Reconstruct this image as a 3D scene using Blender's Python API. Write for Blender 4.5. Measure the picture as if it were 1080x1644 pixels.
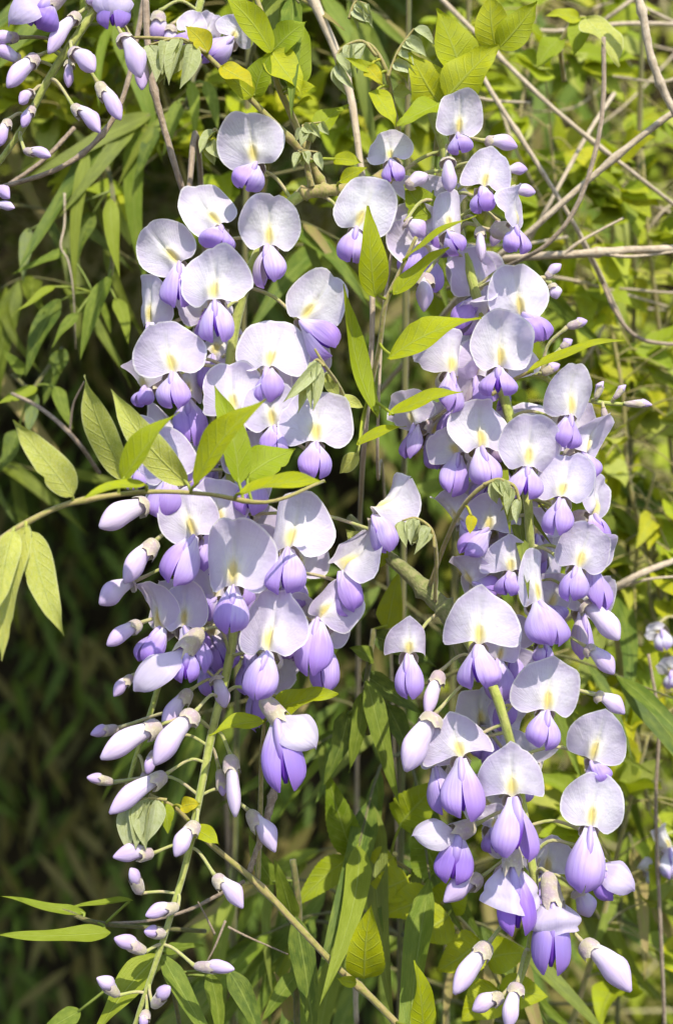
import bpy, math, random
import numpy as np
from mathutils import Vector, Matrix, Quaternion

for o in list(bpy.data.objects):
    bpy.data.objects.remove(o, do_unlink=True)
scene = bpy.context.scene
COL = scene.collection

# ------------------------------------------------------------------ camera, sky, sun, exposure
D, S, H = 0.5, 5000.0, 1.30            # metres to the flowers, photo pixels per metre there, camera height
cam_d = bpy.data.cameras.new('camera'); cam = bpy.data.objects.new('camera', cam_d); COL.objects.link(cam)
cam.location = (0, -D, H); cam.rotation_euler = (math.radians(90), 0, 0)
cam_d.sensor_fit = 'VERTICAL'; cam_d.sensor_height = 36; cam_d.sensor_width = 36
cam_d.lens = 18.0 / (822.0 / S / D)
cam_d.clip_start = 0.02; cam_d.clip_end = 2000
cam_d.dof.use_dof = True; cam_d.dof.focus_distance = D - 0.008; cam_d.dof.aperture_fstop = 12
scene.camera = cam

SUN_EL, SUN_AZ = 50.0, 20.0           # azimuth: degrees to the right of straight behind the camera
world = bpy.data.worlds.new('World'); scene.world = world; world.use_nodes = True
wn = world.node_tree.nodes; wl = world.node_tree.links
sky = wn.new('ShaderNodeTexSky'); sky.sky_type = 'NISHITA'; sky.sun_disc = False
sky.sun_elevation = math.radians(SUN_EL); sky.sun_rotation = math.radians(180 - SUN_AZ)
wn['Background'].inputs['Strength'].default_value = 0.15
wl.new(sky.outputs[0], wn['Background'].inputs[0])
sd = bpy.data.lights.new('sun', 'SUN'); sun = bpy.data.objects.new('sun', sd); COL.objects.link(sun)
sd.energy = 3.4; sd.angle = math.radians(0.5); sd.color = (1.0, 0.93, 0.80)
_e, _a = math.radians(SUN_EL), math.radians(SUN_AZ)
sun_from = Vector((math.sin(_a) * math.cos(_e), -math.cos(_a) * math.cos(_e), math.sin(_e)))
sun.rotation_euler = sun_from.to_track_quat('Z', 'Y').to_euler(); sun.location = (1, -2, 4)
vs = scene.view_settings
vs.view_transform = 'Standard'; vs.look = 'None'; vs.exposure = 0.76; vs.gamma = 1.0; vs.use_curve_mapping = False

# ------------------------------------------------------------------ small helpers
def P(px, py, y=0.0):
    k = (D + y) / D / S
    return Vector(((px - 540) * k, y, H - (py - 822) * k))
def M_(px, y=0.0):
    return px / S * (D + y) / D
def link(o, parent=None, loc=None):
    COL.objects.link(o)
    if parent: o.parent = parent
    if loc is not None: o.location = loc
    return o
def thing(name, loc, label, cat, group=None):
    o = bpy.data.objects.new(name, None); o.empty_display_size = 0.02
    o['label'] = label; o['category'] = cat
    if group: o['group'] = group
    return link(o, None, loc)
def tag(o, label, cat, group=None):
    o['label'] = label; o['category'] = cat
    if group: o['group'] = group
    return o
def meshobj(name, me, mat, parent=None, loc=None, color=None):
    o = bpy.data.objects.new(name, me)
    if mat is not None and not me.materials: me.materials.append(mat)
    if color: o.color = (*color, 1)
    return link(o, parent, loc)
def make_mesh(name, V, F, UV=None, attrs=None):
    me = bpy.data.meshes.new(name)
    me.from_pydata([tuple(v) for v in V], [], F)
    if UV is not None:
        ul = me.uv_layers.new(name='UVMap')
        idx = np.empty(len(me.loops), dtype=np.int32); me.loops.foreach_get('vertex_index', idx)
        ul.data.foreach_set('uv', np.asarray(UV, dtype=np.float32)[idx].ravel())
    if attrs:
        for k, v in attrs.items():
            a = me.attributes.new(k, 'FLOAT', 'POINT'); a.data.foreach_set('value', np.asarray(v, dtype=np.float32))
    me.polygons.foreach_set('use_smooth', [True] * len(me.polygons))
    me.update()
    return me
def catmull(pts, n):
    pts = [Vector(p) for p in pts]
    if len(pts) == 2: return [pts[0].lerp(pts[1], i / n) for i in range(n + 1)]
    q = [2 * pts[0] - pts[1]] + pts + [2 * pts[-1] - pts[-2]]
    out = []; seg = len(pts) - 1
    for i in range(n + 1):
        t = i / n * seg; k = min(int(t), seg - 1); t -= k
        a, b, c, d = q[k:k + 4]
        out.append(0.5 * ((2 * b) + (c - a) * t + (2 * a - 5 * b + 4 * c - d) * t * t + (3 * b - a - 3 * c + d) * t ** 3))
    return out
def tube_data(pts, radii, ns=7, off=0, rough=0, rnd=None, cap=True):
    """verts, faces, uv of a tube along pts"""
    V, F, UV = [], [], []
    n = len(pts); prev = None
    for i, p in enumerate(pts):
        t = (pts[min(i + 1, n - 1)] - pts[max(i - 1, 0)])
        t = t.normalized() if t.length > 1e-9 else Vector((0, 0, 1))
        if prev is None:
            a = t.orthogonal().normalized()
        else:
            a = prev - t * prev.dot(t); a = a.normalized() if a.length > 1e-6 else t.orthogonal().normalized()
        prev = a; b = t.cross(a)
        r = radii[i] if hasattr(radii, '__len__') else radii
        for k in range(ns):
            th = 2 * math.pi * k / ns
            rr = r * (1 + (rnd.uniform(-rough, rough) if rnd else 0))
            V.append(p + rr * (math.cos(th) * a + math.sin(th) * b)); UV.append((k / ns, i / (n - 1)))
    for i in range(n - 1):
        for k in range(ns):
            F.append((off + i * ns + k, off + i * ns + (k + 1) % ns, off + (i + 1) * ns + (k + 1) % ns, off + (i + 1) * ns + k))
    if cap:
        F.append(tuple(off + k for k in reversed(range(ns)))); F.append(tuple(off + (n - 1) * ns + k for k in range(ns)))
    return V, F, UV
def tube(name, pts, radii, mat, parent=None, origin=Vector((0, 0, 0)), ns=8, n=None, rough=0, rnd=None, color=None, nodes=()):
    n = n or max(8, 5 * len(pts))
    cp = catmull([Vector(p) - origin for p in pts], n)
    if hasattr(radii, '__len__'):
        m = len(radii) - 1
        rr = []
        for i in range(n + 1):
            t = i / n * m; k = min(int(t), m - 1); rr.append(radii[k] + (radii[k + 1] - radii[k]) * (t - k))
    else: rr = [radii] * (n + 1)
    for c in nodes:
        k = int(c * n); 
        for j, f in ((-1, 1.15), (0, 1.45), (1, 1.15)):
            if 0 <= k + j <= n: rr[k + j] *= f
    V, F, UV = tube_data(cp, rr, ns, 0, rough, rnd)
    return meshobj(name, make_mesh(name, V, F, UV), mat, parent, None if parent else origin, color)

# ------------------------------------------------------------------ materials
class NT:
    def __init__(s, name):
        s.m = bpy.data.materials.new(name); s.m.use_nodes = True; s.t = s.m.node_tree
        s.t.nodes.clear(); s.out = s.t.nodes.new('ShaderNodeOutputMaterial')
    def n(s, t, **kw):
        x = s.t.nodes.new(t)
        for k, v in kw.items(): setattr(x, k, v)
        return x
    def set(s, sock, v):
        if hasattr(v, 'is_output') or isinstance(v, bpy.types.NodeSocket): s.t.links.new(v, sock)
        elif isinstance(v, tuple) and len(v) == 3 and sock.type == 'RGBA': sock.default_value = (*v, 1)
        else: sock.default_value = v
    def math(s, op, a, b=0.0, c=0.0, clamp=False):
        x = s.n('ShaderNodeMath', operation=op, use_clamp=clamp)
        for i, v in enumerate((a, b, c)): s.set(x.inputs[i], v)
        return x.outputs[0]
    def mix(s, f, a, b, mode='MIX'):
        x = s.n('ShaderNodeMix', data_type='RGBA', blend_type=mode)
        s.set(x.inputs['Factor'], f); s.set(x.inputs[6], a); s.set(x.inputs[7], b)
        return x.outputs[2]
    def sstep(s, v, a, b):
        x = s.n('ShaderNodeMapRange', interpolation_type='SMOOTHSTEP')
        s.set(x.inputs[0], v); s.set(x.inputs[1], a); s.set(x.inputs[2], b)
        return x.outputs[0]
    def noise(s, vec, scale, detail=3, rough=.5):
        x = s.n('ShaderNodeTexNoise'); 
        if vec is not None: s.set(x.inputs['Vector'], vec)
        s.set(x.inputs['Scale'], scale); s.set(x.inputs['Detail'], detail); s.set(x.inputs['Roughness'], rough)
        return x.outputs[0]
    def uv(s):
        x = s.n('ShaderNodeSeparateXYZ'); s.t.links.new(s.n('ShaderNodeTexCoord').outputs['UV'], x.inputs[0])
        return x.outputs[0], x.outputs[1]
    def attr(s, name): return s.n('ShaderNodeAttribute', attribute_name=name).outputs['Fac']
    def comb(s, a, b, c=0.0):
        x = s.n('ShaderNodeCombineXYZ'); s.set(x.inputs[0], a); s.set(x.inputs[1], b); s.set(x.inputs[2], c); return x.outputs[0]
    def objcol(s): return s.n('ShaderNodeObjectInfo').outputs['Color']
    def objrand(s): return s.n('ShaderNodeObjectInfo').outputs['Random']
    def pos(s): return s.n('ShaderNodeNewGeometry').outputs['Position']
    def bump(s, h, strength, dist=0.001):
        x = s.n('ShaderNodeBump'); s.set(x.inputs['Height'], h); s.set(x.inputs['Strength'], strength); s.set(x.inputs['Distance'], dist)
        return x.outputs[0]
    def finish(s, col, rough=.5, spec=.4, normal=None, trans=0.0, tcol=None, sheen=0.0):
        p = s.n('ShaderNodeBsdfPrincipled'); s.set(p.inputs['Base Color'], col); s.set(p.inputs['Roughness'], rough)
        s.set(p.inputs['Specular IOR Level'], spec); s.set(p.inputs['Sheen Weight'], sheen)
        if normal is not None: s.set(p.inputs['Normal'], normal)
        sh = p.outputs[0]
        if trans > 0:
            tr = s.n('ShaderNodeBsdfTranslucent'); s.set(tr.inputs[0], tcol if tcol is not None else col)
            if normal is not None: s.set(tr.inputs['Normal'], normal)
            mx = s.n('ShaderNodeMixShader'); s.set(mx.inputs[0], trans)
            s.t.links.new(sh, mx.inputs[1]); s.t.links.new(tr.outputs[0], mx.inputs[2]); sh = mx.outputs[0]
        s.t.links.new(sh, s.out.inputs[0]); return s.m

def mat_banner():
    t = NT('banner_petal'); u, v = t.uv(); x = t.math('SUBTRACT', u, .5)
    rim = t.attr('rim')
    ang = t.math('ARCTAN2', x, t.math('ADD', v, .06)); dist = t.math('SQRT', t.math('ADD', t.math('MULTIPLY', x, x), t.math('MULTIPLY', v, v)))
    vein = t.noise(t.comb(t.math('MULTIPLY', ang, 26), t.math('MULTIPLY', dist, 1.6), t.math('MULTIPLY', t.objrand(), 50)), 1.0, 3, .6)
    blot = t.noise(t.comb(u, v, t.math('MULTIPLY', t.objrand(), 40)), 3.2, 3, .55)
    base = t.objcol()
    base = t.mix(t.math('MULTIPLY', t.sstep(blot, .42, .7), .26), base, (.62, .52, .82))
    base = t.mix(t.math('MULTIPLY', t.sstep(vein, .5, .7), .11), base, (.52, .45, .72))
    wear = t.sstep(t.noise(t.comb(u, v, t.math('MULTIPLY', t.objrand(), 90)), 9, 2), .70, .76)
    base = t.mix(t.math('MULTIPLY', wear, .35), base, (.50, .44, .42))
    base = t.mix(t.math('MULTIPLY', t.sstep(rim, .55, .95), .32), base, (.64, .50, .84))
    base = t.mix(t.math('MULTIPLY', t.sstep(rim, .93, .98), .85), base, (.95, .92, .95))
    # pale greenish streak up the middle, white halo, yellow blotch
    ax = t.math('ABSOLUTE', x)
    streak = t.math('MULTIPLY', t.sstep(ax, .045, .0), t.sstep(v, .95, .3))
    base = t.mix(t.math('MULTIPLY', streak, .55), base, (.80, .83, .70))
    def ell(cx, cz, rx, rz):
        a = t.math('DIVIDE', x, rx); b = t.math('DIVIDE', t.math('SUBTRACT', v, cz), rz)
        return t.math('ADD', t.math('SQRT', t.math('ADD', t.math('MULTIPLY', a, a), t.math('MULTIPLY', b, b))), t.math('MULTIPLY', t.math('SUBTRACT', vein, .5), .7))
    base = t.mix(t.math('MULTIPLY', t.sstep(ell(0, .26, .20, .38), 1.1, .3), .9), base, (.86, .84, .80))
    base = t.mix(t.math('MULTIPLY', t.sstep(ell(0, .21, .095, .24), 1.2, .2), .9), base, (.82, .70, .20))
    h = t.math('ADD', t.math('MULTIPLY', vein, .5), t.math('MULTIPLY', blot, 2.2))
    return t.finish(base, .55, .25, t.bump(h, .3, .0013), .42, t.mix(.2, base, (.80, .70, .92)), .1)
def mat_wing():
    t = NT('wing_petal'); u, v = t.uv()
    n = t.noise(t.comb(t.math('MULTIPLY', v, 14), t.math('MULTIPLY', u, 1.4), t.math('MULTIPLY', t.objrand(), 50)), 1.0, 3, .6)
    g = t.math('ADD', u, t.math('MULTIPLY', t.math('SUBTRACT', n, .5), .35))
    c = t.mix(t.sstep(g, .04, .55), (.78, .72, .86), t.objcol())
    c = t.mix(t.math('MULTIPLY', t.sstep(g, .55, 1.0), .70), c, (.35, .17, .67))
    c = t.mix(t.math('MULTIPLY', t.sstep(n, .50, .64), .3), c, (.42, .28, .70))
    c = t.mix(t.math('MULTIPLY', t.sstep(v, .90, 1.0), .4), c, (.62, .52, .88))
    return t.finish(c, .5, .3, t.bump(n, .3, .001), .33, t.mix(.2, c, (.6, .35, .95)), .1)
def mat_keel():
    t = NT('keel_petal'); u, v = t.uv()
    c = t.mix(t.sstep(u, .15, .8), (.55, .45, .76), (.15, .045, .42))
    return t.finish(c, .45, .35, None, .2, (.35, .1, .8))
def mat_bud():
    t = NT('bud_petals'); u, v = t.uv()
    n = t.noise(t.comb(t.math('MULTIPLY', v, 9), t.math('MULTIPLY', u, 1.6), t.math('MULTIPLY', t.objrand(), 50)), 1.0, 3, .6)
    g = t.math('ADD', u, t.math('MULTIPLY', t.math('SUBTRACT', n, .5), .5))
    c = t.mix(t.sstep(g, .20, .75), (.74, .68, .78), t.objcol())
    c = t.mix(t.math('MULTIPLY', t.sstep(n, .45, .7), .35), c, (.50, .36, .74))
    side = t.sstep(t.math('ABSOLUTE', t.math('SUBTRACT', v, .5)), .08, .0)     # seam of the folded petal
    c = t.mix(t.math('MULTIPLY', side, .5), c, (.84, .79, .90))
    return t.finish(c, .5, .3, t.bump(n, .25, .001), .22, t.mix(.2, c, (.6, .4, .95)), .1)
def mat_calyx():
    t = NT('calyx'); u, v = t.uv()
    n = t.noise(t.pos(), 900, 3, .7); n2 = t.noise(t.pos(), 260, 2)
    cap = t.mix(t.sstep(n2, .35, .65), (.46, .41, .28), (.44, .34, .38))
    cap = t.mix(t.math('MULTIPLY', t.sstep(v, .75, 1.0), .6), cap, (.66, .60, .40))
    cap = t.mix(t.math('MULTIPLY', t.sstep(n, .52, .7), .55), cap, (.68, .64, .54))
    ped = t.mix(t.sstep(n2, .4, .65), (.40, .43, .13), (.50, .42, .24))
    return t.finish(t.mix(t.sstep(t.attr('cap'), .3, .7), ped, cap), .75, .2, t.bump(n, .6, .0006), .12, (.6, .55, .4), .5)
def mat_leaf(name, hairy=0.0, trans=.36, rough=.42, lat=8.0, tmul=(1.0, 1.0, .35), colattr=None):
    t = NT(name); u, v = t.uv(); x = t.math('ABSOLUTE', t.math('MULTIPLY', t.math('SUBTRACT', u, .5), 2))
    if colattr: c = t.n('ShaderNodeAttribute', attribute_name=colattr).outputs['Color']; seed = 0.0
    else: c = t.objcol(); seed = t.math('MULTIPLY', t.objrand(), 60)
    n = t.noise(t.comb(u, t.math('MULTIPLY', v, 2.4), seed), 3.5, 4, .6)
    n3 = t.noise(t.comb(t.math('MULTIPLY', u, 12), t.math('MULTIPLY', v, 30), seed), 2.0, 3, .6)
    if lat > 0:
        w = t.math('SINE', t.math('MULTIPLY', t.math('SUBTRACT', t.math('MULTIPLY', v, lat), t.math('MULTIPLY', x, 1.5)), 6.2832))
        lv = t.math('MULTIPLY', t.sstep(w, .80, 1.0), t.sstep(x, 1.0, .6))
    else:
        lv = t.math('MULTIPLY', t.sstep(t.math('SINE', t.math('MULTIPLY', x, 34)), .4, 1.0), .5)
    mid = t.sstep(x, .085, .02)
    vein = t.math('MAXIMUM', t.math('MULTIPLY', lv, .5), mid)
    col = t.mix(t.sstep(n, .35, .72), c, t.mix(.5, c, (.30, .36, .05), 'MIX'))
    col = t.mix(t.math('MULTIPLY', t.sstep(n3, .55, .75), .25), col, t.mix(1.0, col, (.55, .6, .5), 'MULTIPLY'))
    col = t.mix(t.math('MULTIPLY', vein, .35), col, (.42, .50, .14))
    spots = t.sstep(t.noise(t.comb(t.math('MULTIPLY', u, 3), t.math('MULTIPLY', v, 6), seed), 2.2, 2), .70, .76)
    col = t.mix(t.math('MULTIPLY', spots, .22), col, (.25, .19, .06))
    if hairy > 0:
        hn = t.noise(t.comb(t.math('MULTIPLY', u, 30), t.math('MULTIPLY', v, 55), seed), 1.0, 3, .75)
        col = t.mix(t.math('MULTIPLY', t.sstep(hn, .42, .62), hairy), col, (.60, .63, .36))
        col = t.mix(t.math('MULTIPLY', t.sstep(x, .88, 1.0), hairy), col, (.66, .68, .42))
    h = t.math('ADD', t.math('MULTIPLY', vein, -1.0), t.math('MULTIPLY', n3, .5))
    tc = t.mix(1.0, col, tuple(min(1, 1.0 * k) for k in tmul), 'MULTIPLY')
    tc = t.mix(.45, tc, (.50, .56, .015))
    return t.finish(col, t.math('ADD', t.math('MULTIPLY', n, .25), rough - .05), .22, t.bump(h, .45, .0009), trans, tc, hairy * .2)
def mat_stem(name, ca, cb, scale=300, bumps=.5, long=0.15, sheen=.2):
    t = NT(name); g = t.n('ShaderNodeMapping'); t.t.links.new(t.n('ShaderNodeTexCoord').outputs['UV'], g.inputs[0]); g.inputs['Scale'].default_value = (5, 26, 1)
    n = t.noise(g.outputs[0], 1.0, 4, .65); n2 = t.noise(t.pos(), scale, 3, .6)
    c = t.mix(t.sstep(n, .35, .65), ca, cb)
    c = t.mix(t.math('MULTIPLY', t.sstep(n2, .5, .72), .45), c, t.mix(1.0, c, (.45, .4, .38), 'MULTIPLY'))
    return t.finish(c, .7, .25, t.bump(t.math('ADD', n, n2), bumps, .0008), 0, None, sheen)
def mat_ground():
    t = NT('soil'); p = t.pos()
    n = t.noise(p, 6, 6, .65); n2 = t.noise(p, 70, 4, .7)
    c = t.mix(t.sstep(n, .35, .65), (.045, .034, .020), (.085, .065, .035))
    c = t.mix(t.math('MULTIPLY', t.sstep(n2, .55, .7), .5), c, (.14, .10, .05))
    return t.finish(c, .95, .1, t.bump(t.math('ADD', n, n2), .9, .02))

MB, MW, MK, MBUD, MCAL = mat_banner(), mat_wing(), mat_keel(), mat_bud(), mat_calyx()
MLEAF = mat_leaf('young_leaf'); MHAIR = mat_leaf('silky_leaf', hairy=.42, trans=.32, rough=.6)
MBAM = mat_leaf('bamboo_leaf', trans=.30, rough=.36, lat=0); MDEAD = mat_leaf('dead_leaf', trans=.15, rough=.7, lat=0, tmul=(1, .8, .4))
MBAMS = mat_leaf('bamboo_leaf_mass', trans=.28, rough=.40, lat=0, colattr='col'); MWEEDS = mat_leaf('weed_leaf_mass', trans=.36, rough=.45, lat=6, colattr='col')
MRACH = mat_stem('raceme_stalk', (.30, .36, .06), (.42, .44, .12), 700, .35, sheen=.4)
MSHOOT = mat_stem('green_shoot', (.27, .27, .06), (.38, .29, .13), 600, .3, sheen=.3)
MVINE = mat_stem('vine_bark', (.18, .22, .06), (.28, .27, .12), 400, .7)
MDRY = mat_stem('dry_cane', (.44, .35, .24), (.58, .49, .36), 350, .5)
MTWIG = mat_stem('brown_twig', (.27, .20, .14), (.42, .33, .24), 500, .8)
MCULM = mat_stem('bamboo_culm', (.10, .12, .03), (.18, .15, .06), 200, .4)
MSOIL = mat_ground()

# ------------------------------------------------------------------ setting: ground and bank
def sheet(name, fx, nx, ny):
    V = [fx(i / nx, j / ny) for j in range(ny + 1) for i in range(nx + 1)]
    F = [(j * (nx + 1) + i, j * (nx + 1) + i + 1, (j + 1) * (nx + 1) + i + 1, (j + 1) * (nx + 1) + i) for j in range(ny) for i in range(nx)]
    return make_mesh(name, V, F)
def bank_y(x, z):   # the face of the bank: distance at which it stands for a height
    k = 1 / (1 + math.exp((x - .02 + .25 * (z - 1.3)) * 9))       # a hollow under the bamboo on one side
    return 0.85 + 0.30 * z + 1.0 * k + 0.05 * math.sin(3.1 * x + 1.7 * z) + 0.03 * math.sin(9 * x + 2) * math.sin(7 * z)
g = meshobj('ground', sheet('ground', lambda a, b: (-400 + 800 * a, -400 + 800 * b, 0), 2, 2), MSOIL); g['kind'] = 'structure'
def bank_pt(a, b):
    x = -9 + 18 * a
    if b < .7:
        z = -0.05 + b / .7 * 2.9
        return (x, bank_y(x, z), z)
    k = (b - .7) / .3
    return (x, bank_y(x, 2.85) + 9 * k, 2.85 + .6 * k)
g = meshobj('bank', sheet('bank', bank_pt, 150, 60), MSOIL); g['kind'] = 'structure'

# ------------------------------------------------------------------ flowers
RND_OUT = [(0, 1), (.40, .965), (.80, .78), (1.0, .46), (.92, .16), (.55, -.06), (.19, .0), (0, .0)]
PNT_OUT = [(0, 1.08), (.26, .90), (.66, .70), (1.0, .36), (1.0, .0), (.60, .06), (.17, .10), (0, .0)]
def frame(z, back):
    z = z.normalized(); y = (back - z * back.dot(z)).normalized(); x = y.cross(z)
    return Matrix((x, y, z)).transposed()
def banner_mesh(w, h, R, rnd, point=0.0, fold=0.0, reflex=.30, wave=1.0, cup=.10, bowl=.16):
    hs = []
    for side in (1, -1):
        ctl = []
        for (a, b) in [(RND_OUT[k][0] * (1 - point) + PNT_OUT[k][0] * point, RND_OUT[k][1] * (1 - point) + PNT_OUT[k][1] * point) for k in range(8)]:
            j = (.055 if point < .5 else .03) if a > .2 else .02 * (b > .5)
            ctl.append(Vector((side * a * (1 + rnd.uniform(-j, j)), b + rnd.uniform(-j, j), 0)))
        hs.append(catmull(ctl, 20))
    out = hs[0] + list(reversed(hs[1]))[1:-1]
    n = len(out); NR = 9
    c = Vector((0, .40, 0)); V, UV, RIM = [], [], []
    p1, p2, p3 = (rnd.uniform(0, 6.28) for _ in range(3)); a1, a2 = rnd.uniform(.5, 1.2) * wave, rnd.uniform(.5, 1.3) * wave
    tw = rnd.uniform(-.16, .16); nick = rnd.uniform(0, 1); sf = (rnd.uniform(.3, 1.7), rnd.uniform(.3, 1.7)); cs, ct, ca = rnd.choice((-1, 1)), rnd.uniform(-.4, 1.0), rnd.uniform(-.32, .36) * wave; bites = [(rnd.uniform(-.6, 3.7), rnd.uniform(.05, .12), rnd.uniform(.04, .13)) for _ in range(rnd.choice((0, 0, 1, 1, 2)))]; notch = rnd.uniform(0, .05) if point < .3 else 0
    def pt(q, r):
        x, z = q.x, q.y
        th = math.atan2(z - .4, x)
        y = reflex * (max(0, z) ** 2) * h * .55 + tw * x * z * h - bowl * h * r ** 2.2 * (.35 + .65 * max(0, z))
        ax = abs(x)
        sx = x * w / 2
        # fold about the midline: >0 sides swing to the back, <0 sides swing to the front
        fa = fold * (ax ** .7) * .9 * sf[0 if x > 0 else 1]
        z -= notch * math.exp(-(x / .12) ** 2) * r ** 4 * (1 if z > .6 else 0)
        y += math.sin(fa) * ax * w / 2; sx = math.copysign(math.cos(fa) * ax * w / 2, x)
        y -= cup * h * math.exp(-((ax - .16) / .13) ** 2 - ((z - .22) / .22) ** 2)
        y += .05 * h * math.exp(-(ax / .06) ** 2) * (1 - r * .6)
        y += h * r ** 3 * (.06 * a1 * math.sin(3 * th + p1) + .04 * a2 * math.sin(5 * th + p2) + .014 * math.sin(11 * th + p3)) + h * r * .03 * a2 * math.sin(2 * th + p3)
        y += h * ca * r ** 4 * math.exp(-((th - (ct if cs > 0 else math.pi - ct)) / .45) ** 2)
        return R @ Vector((sx, y, z * h))
    V.append(pt(c, 0)); UV.append((.5, c.y)); RIM.append(0)
    for k in range(1, NR + 1):
        r = (k / NR) ** .85
        for o in out:
            q = c + (o - c) * r
            th_ = math.atan2(o.y - .4, o.x); th_ += 6.2832 if th_ < -1.57 else 0
            for (bt, bw, bdp) in bites: q = q + (c - q) * (bdp * r ** 5 * math.exp(-((th_ - bt) / bw) ** 2))
            V.append(pt(q, r)); UV.append((q.x * .5 + .5, q.y)); RIM.append(r)
    F = [(0, 1 + i, 1 + (i + 1) % n) for i in range(n)]
    for k in range(NR - 1):
        for i in range(n):
            a = 1 + k * n + i; b = 1 + k * n + (i + 1) % n
            F.append((a, a + n, b + n, b))
    return make_mesh('banner_petal', V, F, UV, {'rim': RIM})
def wing_mesh(L, wid, axis, dors, side, rnd, opening=.05, phi1=2.75):
    es = axis.normalized(); ed = (dors - es * dors.dot(es)).normalized(); el = es.cross(ed)
    V, F, UV = [], [], []; ns, nt = 13, 9
    ph = rnd.uniform(0, 6.28); am = rnd.uniform(.6, 1.3); pk = rnd.uniform(.56, .70); bl = rnd.uniform(2.0, 2.9)
    for i in range(ns + 1):
        s = (i / ns) ** .85
        q = min(1, s / pk); r = .22 + .78 * math.sin(q * math.pi / 2) ** 1.35 if s < pk else max(.05, 1 - ((s - pk) / (1 - pk)) ** bl) ** .55
        for j in range(nt + 1):
            f = j / nt; phi = -.12 + (phi1 + .15) * f
            a = r * wid / 2
            p = es * (s * L * (1 + .05 * math.cos(phi))) + el * side * (a * math.sin(phi) * 1.0 + opening * L * s ** 1.6 + .0004) \
                + ed * (a * math.cos(phi) * .78 + .10 * L * (s * s - s ** 3) + .032 * L * am * math.sin(6 * s + 4 * f + ph) + .012 * L * math.sin(9 * f + 3 * s + ph))
            V.append(p); UV.append((s, f))
    for i in range(ns):
        for j in range(nt):
            a = i * (nt + 1) + j; F.append((a, a + 1, a + nt + 2, a + nt + 1))
    return make_mesh('wing_petal', V, F, UV)
def hood_mesh(L, W, axis, dors, rnd, spread=1.75, tip=0.0):
    es = axis.normalized(); ed = (dors - es * dors.dot(es)).normalized(); el = es.cross(ed)
    V, F, UV, RIM = [], [], [], []; ns, nt = 16, 18; ph = rnd.uniform(0, 6.28)
    for i in range(ns + 1):
        s = i / ns; r = ((min(1, .30 + 1.5 * s) if s < .5 else 1.0) if not tip else min(1, .24 + .84 * s ** .8)) * (1 - max(0, (s - .40) / .60) ** 2.1) ** .62
        r = max(r, .02, tip * min(1, .24 + .84 * s ** .8))
        for j in range(nt + 1):
            f = j / nt * 2 - 1; phi = f * spread * (.8 + .25 * s)
            a = r * W / 2; ridge = 1 + .20 * math.exp(-(f / .16) ** 2) - .10 * math.exp(-((abs(f) - .45) / .2) ** 2)
            V.append(es * (s * L * (1 - (.05 + .30 * tip) * f * f + .05 * tip * math.sin(4 * f + ph))) + el * (a * math.sin(phi) * (1.0 + .12 * abs(f) * s)) + ed * (a * .85 * math.cos(phi) * ridge - .16 * W + .03 * W * math.sin(5 * s + 3 * f + ph)))
            UV.append((.5 + .45 * f, .55 + .45 * s)); RIM.append(max(abs(f) ** 4, s ** 6) * .98)
    for i in range(ns):
        for j in range(nt):
            a = i * (nt + 1) + j; F.append((a, a + 1, a + nt + 2, a + nt + 1))
    return make_mesh('banner_petal', V, F, UV, {'rim': RIM})
def keel_mesh(L, wid, axis, dors, rnd):
    es = axis.normalized(); ed = (dors - es * dors.dot(es)).normalized(); el = es.cross(ed)
    pts, V, F, UV = [], [], [], []; ns, nt = 10, 10
    for i in range(ns + 1):
        s = i / ns; r = max(.06, math.sin(math.pi * (.08 + .88 * s)) ** .6)
        c = es * s * L + ed * (.18 * L * (s - s * s) - .05 * L * s + .0012)
        for j in range(nt):
            th = 2 * math.pi * j / nt
            V.append(c + el * (r * wid * .21 * math.sin(th)) + ed * (r * wid * .36 * math.cos(th))); UV.append((s, j / nt))
    for i in range(ns):
        for j in range(nt):
            F.append((i * nt + j, i * nt + (j + 1) % nt, (i + 1) * nt + (j + 1) % nt, (i + 1) * nt + j))
    F.append(tuple(ns * nt + j for j in range(nt)))
    return make_mesh('keel_petal', V, F, UV)
def cup_and_stalk(A, C, E, rc, rnd, teeth=.35, rp=.0006):
    """calyx cup from C (closed end) to E (rim), on a stalk that comes from A; coordinates local"""
    ax = (E - C); L = ax.length; ax.normalize()
    mid = A.lerp(C, .5) + Vector((0, 0, .14 * (A - C).length)) - ax * .12 * (A - C).length
    path = catmull([A, mid, C], 9)
    V, F, UV = tube_data(path, [rp * 1.3] + [rp] * 7 + [rp * 1.1, rp * 1.5], 6); CAP = [0] * len(V)
    o = ax.orthogonal().normalized(); b = ax.cross(o); nt = 15; base = len(V)
    prof = [(-.04, .22), (.03, .52), (.16, .76), (.42, .92), (.75, 1.0), (1.0, 1.06)]
    for k, (s, r) in enumerate(prof):
        for j in range(nt):
            th = 2 * math.pi * j / nt
            ss = s + (teeth * max(0, math.cos(5 * th / 1.0)) if k == 5 else 0)
            V.append(C + ax * L * ss + rc * r * (1 + rnd.uniform(-.05, .05)) * (math.cos(th) * o + math.sin(th) * b)); UV.append((j / nt, s)); CAP.append(1)
    for k in range(len(prof) - 1):
        for j in range(nt):
            F.append((base + k * nt + j, base + k * nt + (j + 1) % nt, base + (k + 1) * nt + (j + 1) % nt, base + (k + 1) * nt + j))
    F.append(tuple(base + j for j in reversed(range(nt))))
    return make_mesh('calyx', V, F, UV, {'cap': CAP})

def mixc(a, b, t): return tuple(a[i] + (b[i] - a[i]) * t for i in range(3))
def nearest_on(path, p, up=.012):
    q = p + Vector((0, 0, up * .4)); best = min(path, key=lambda c: (c - q).length); return best

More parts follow.
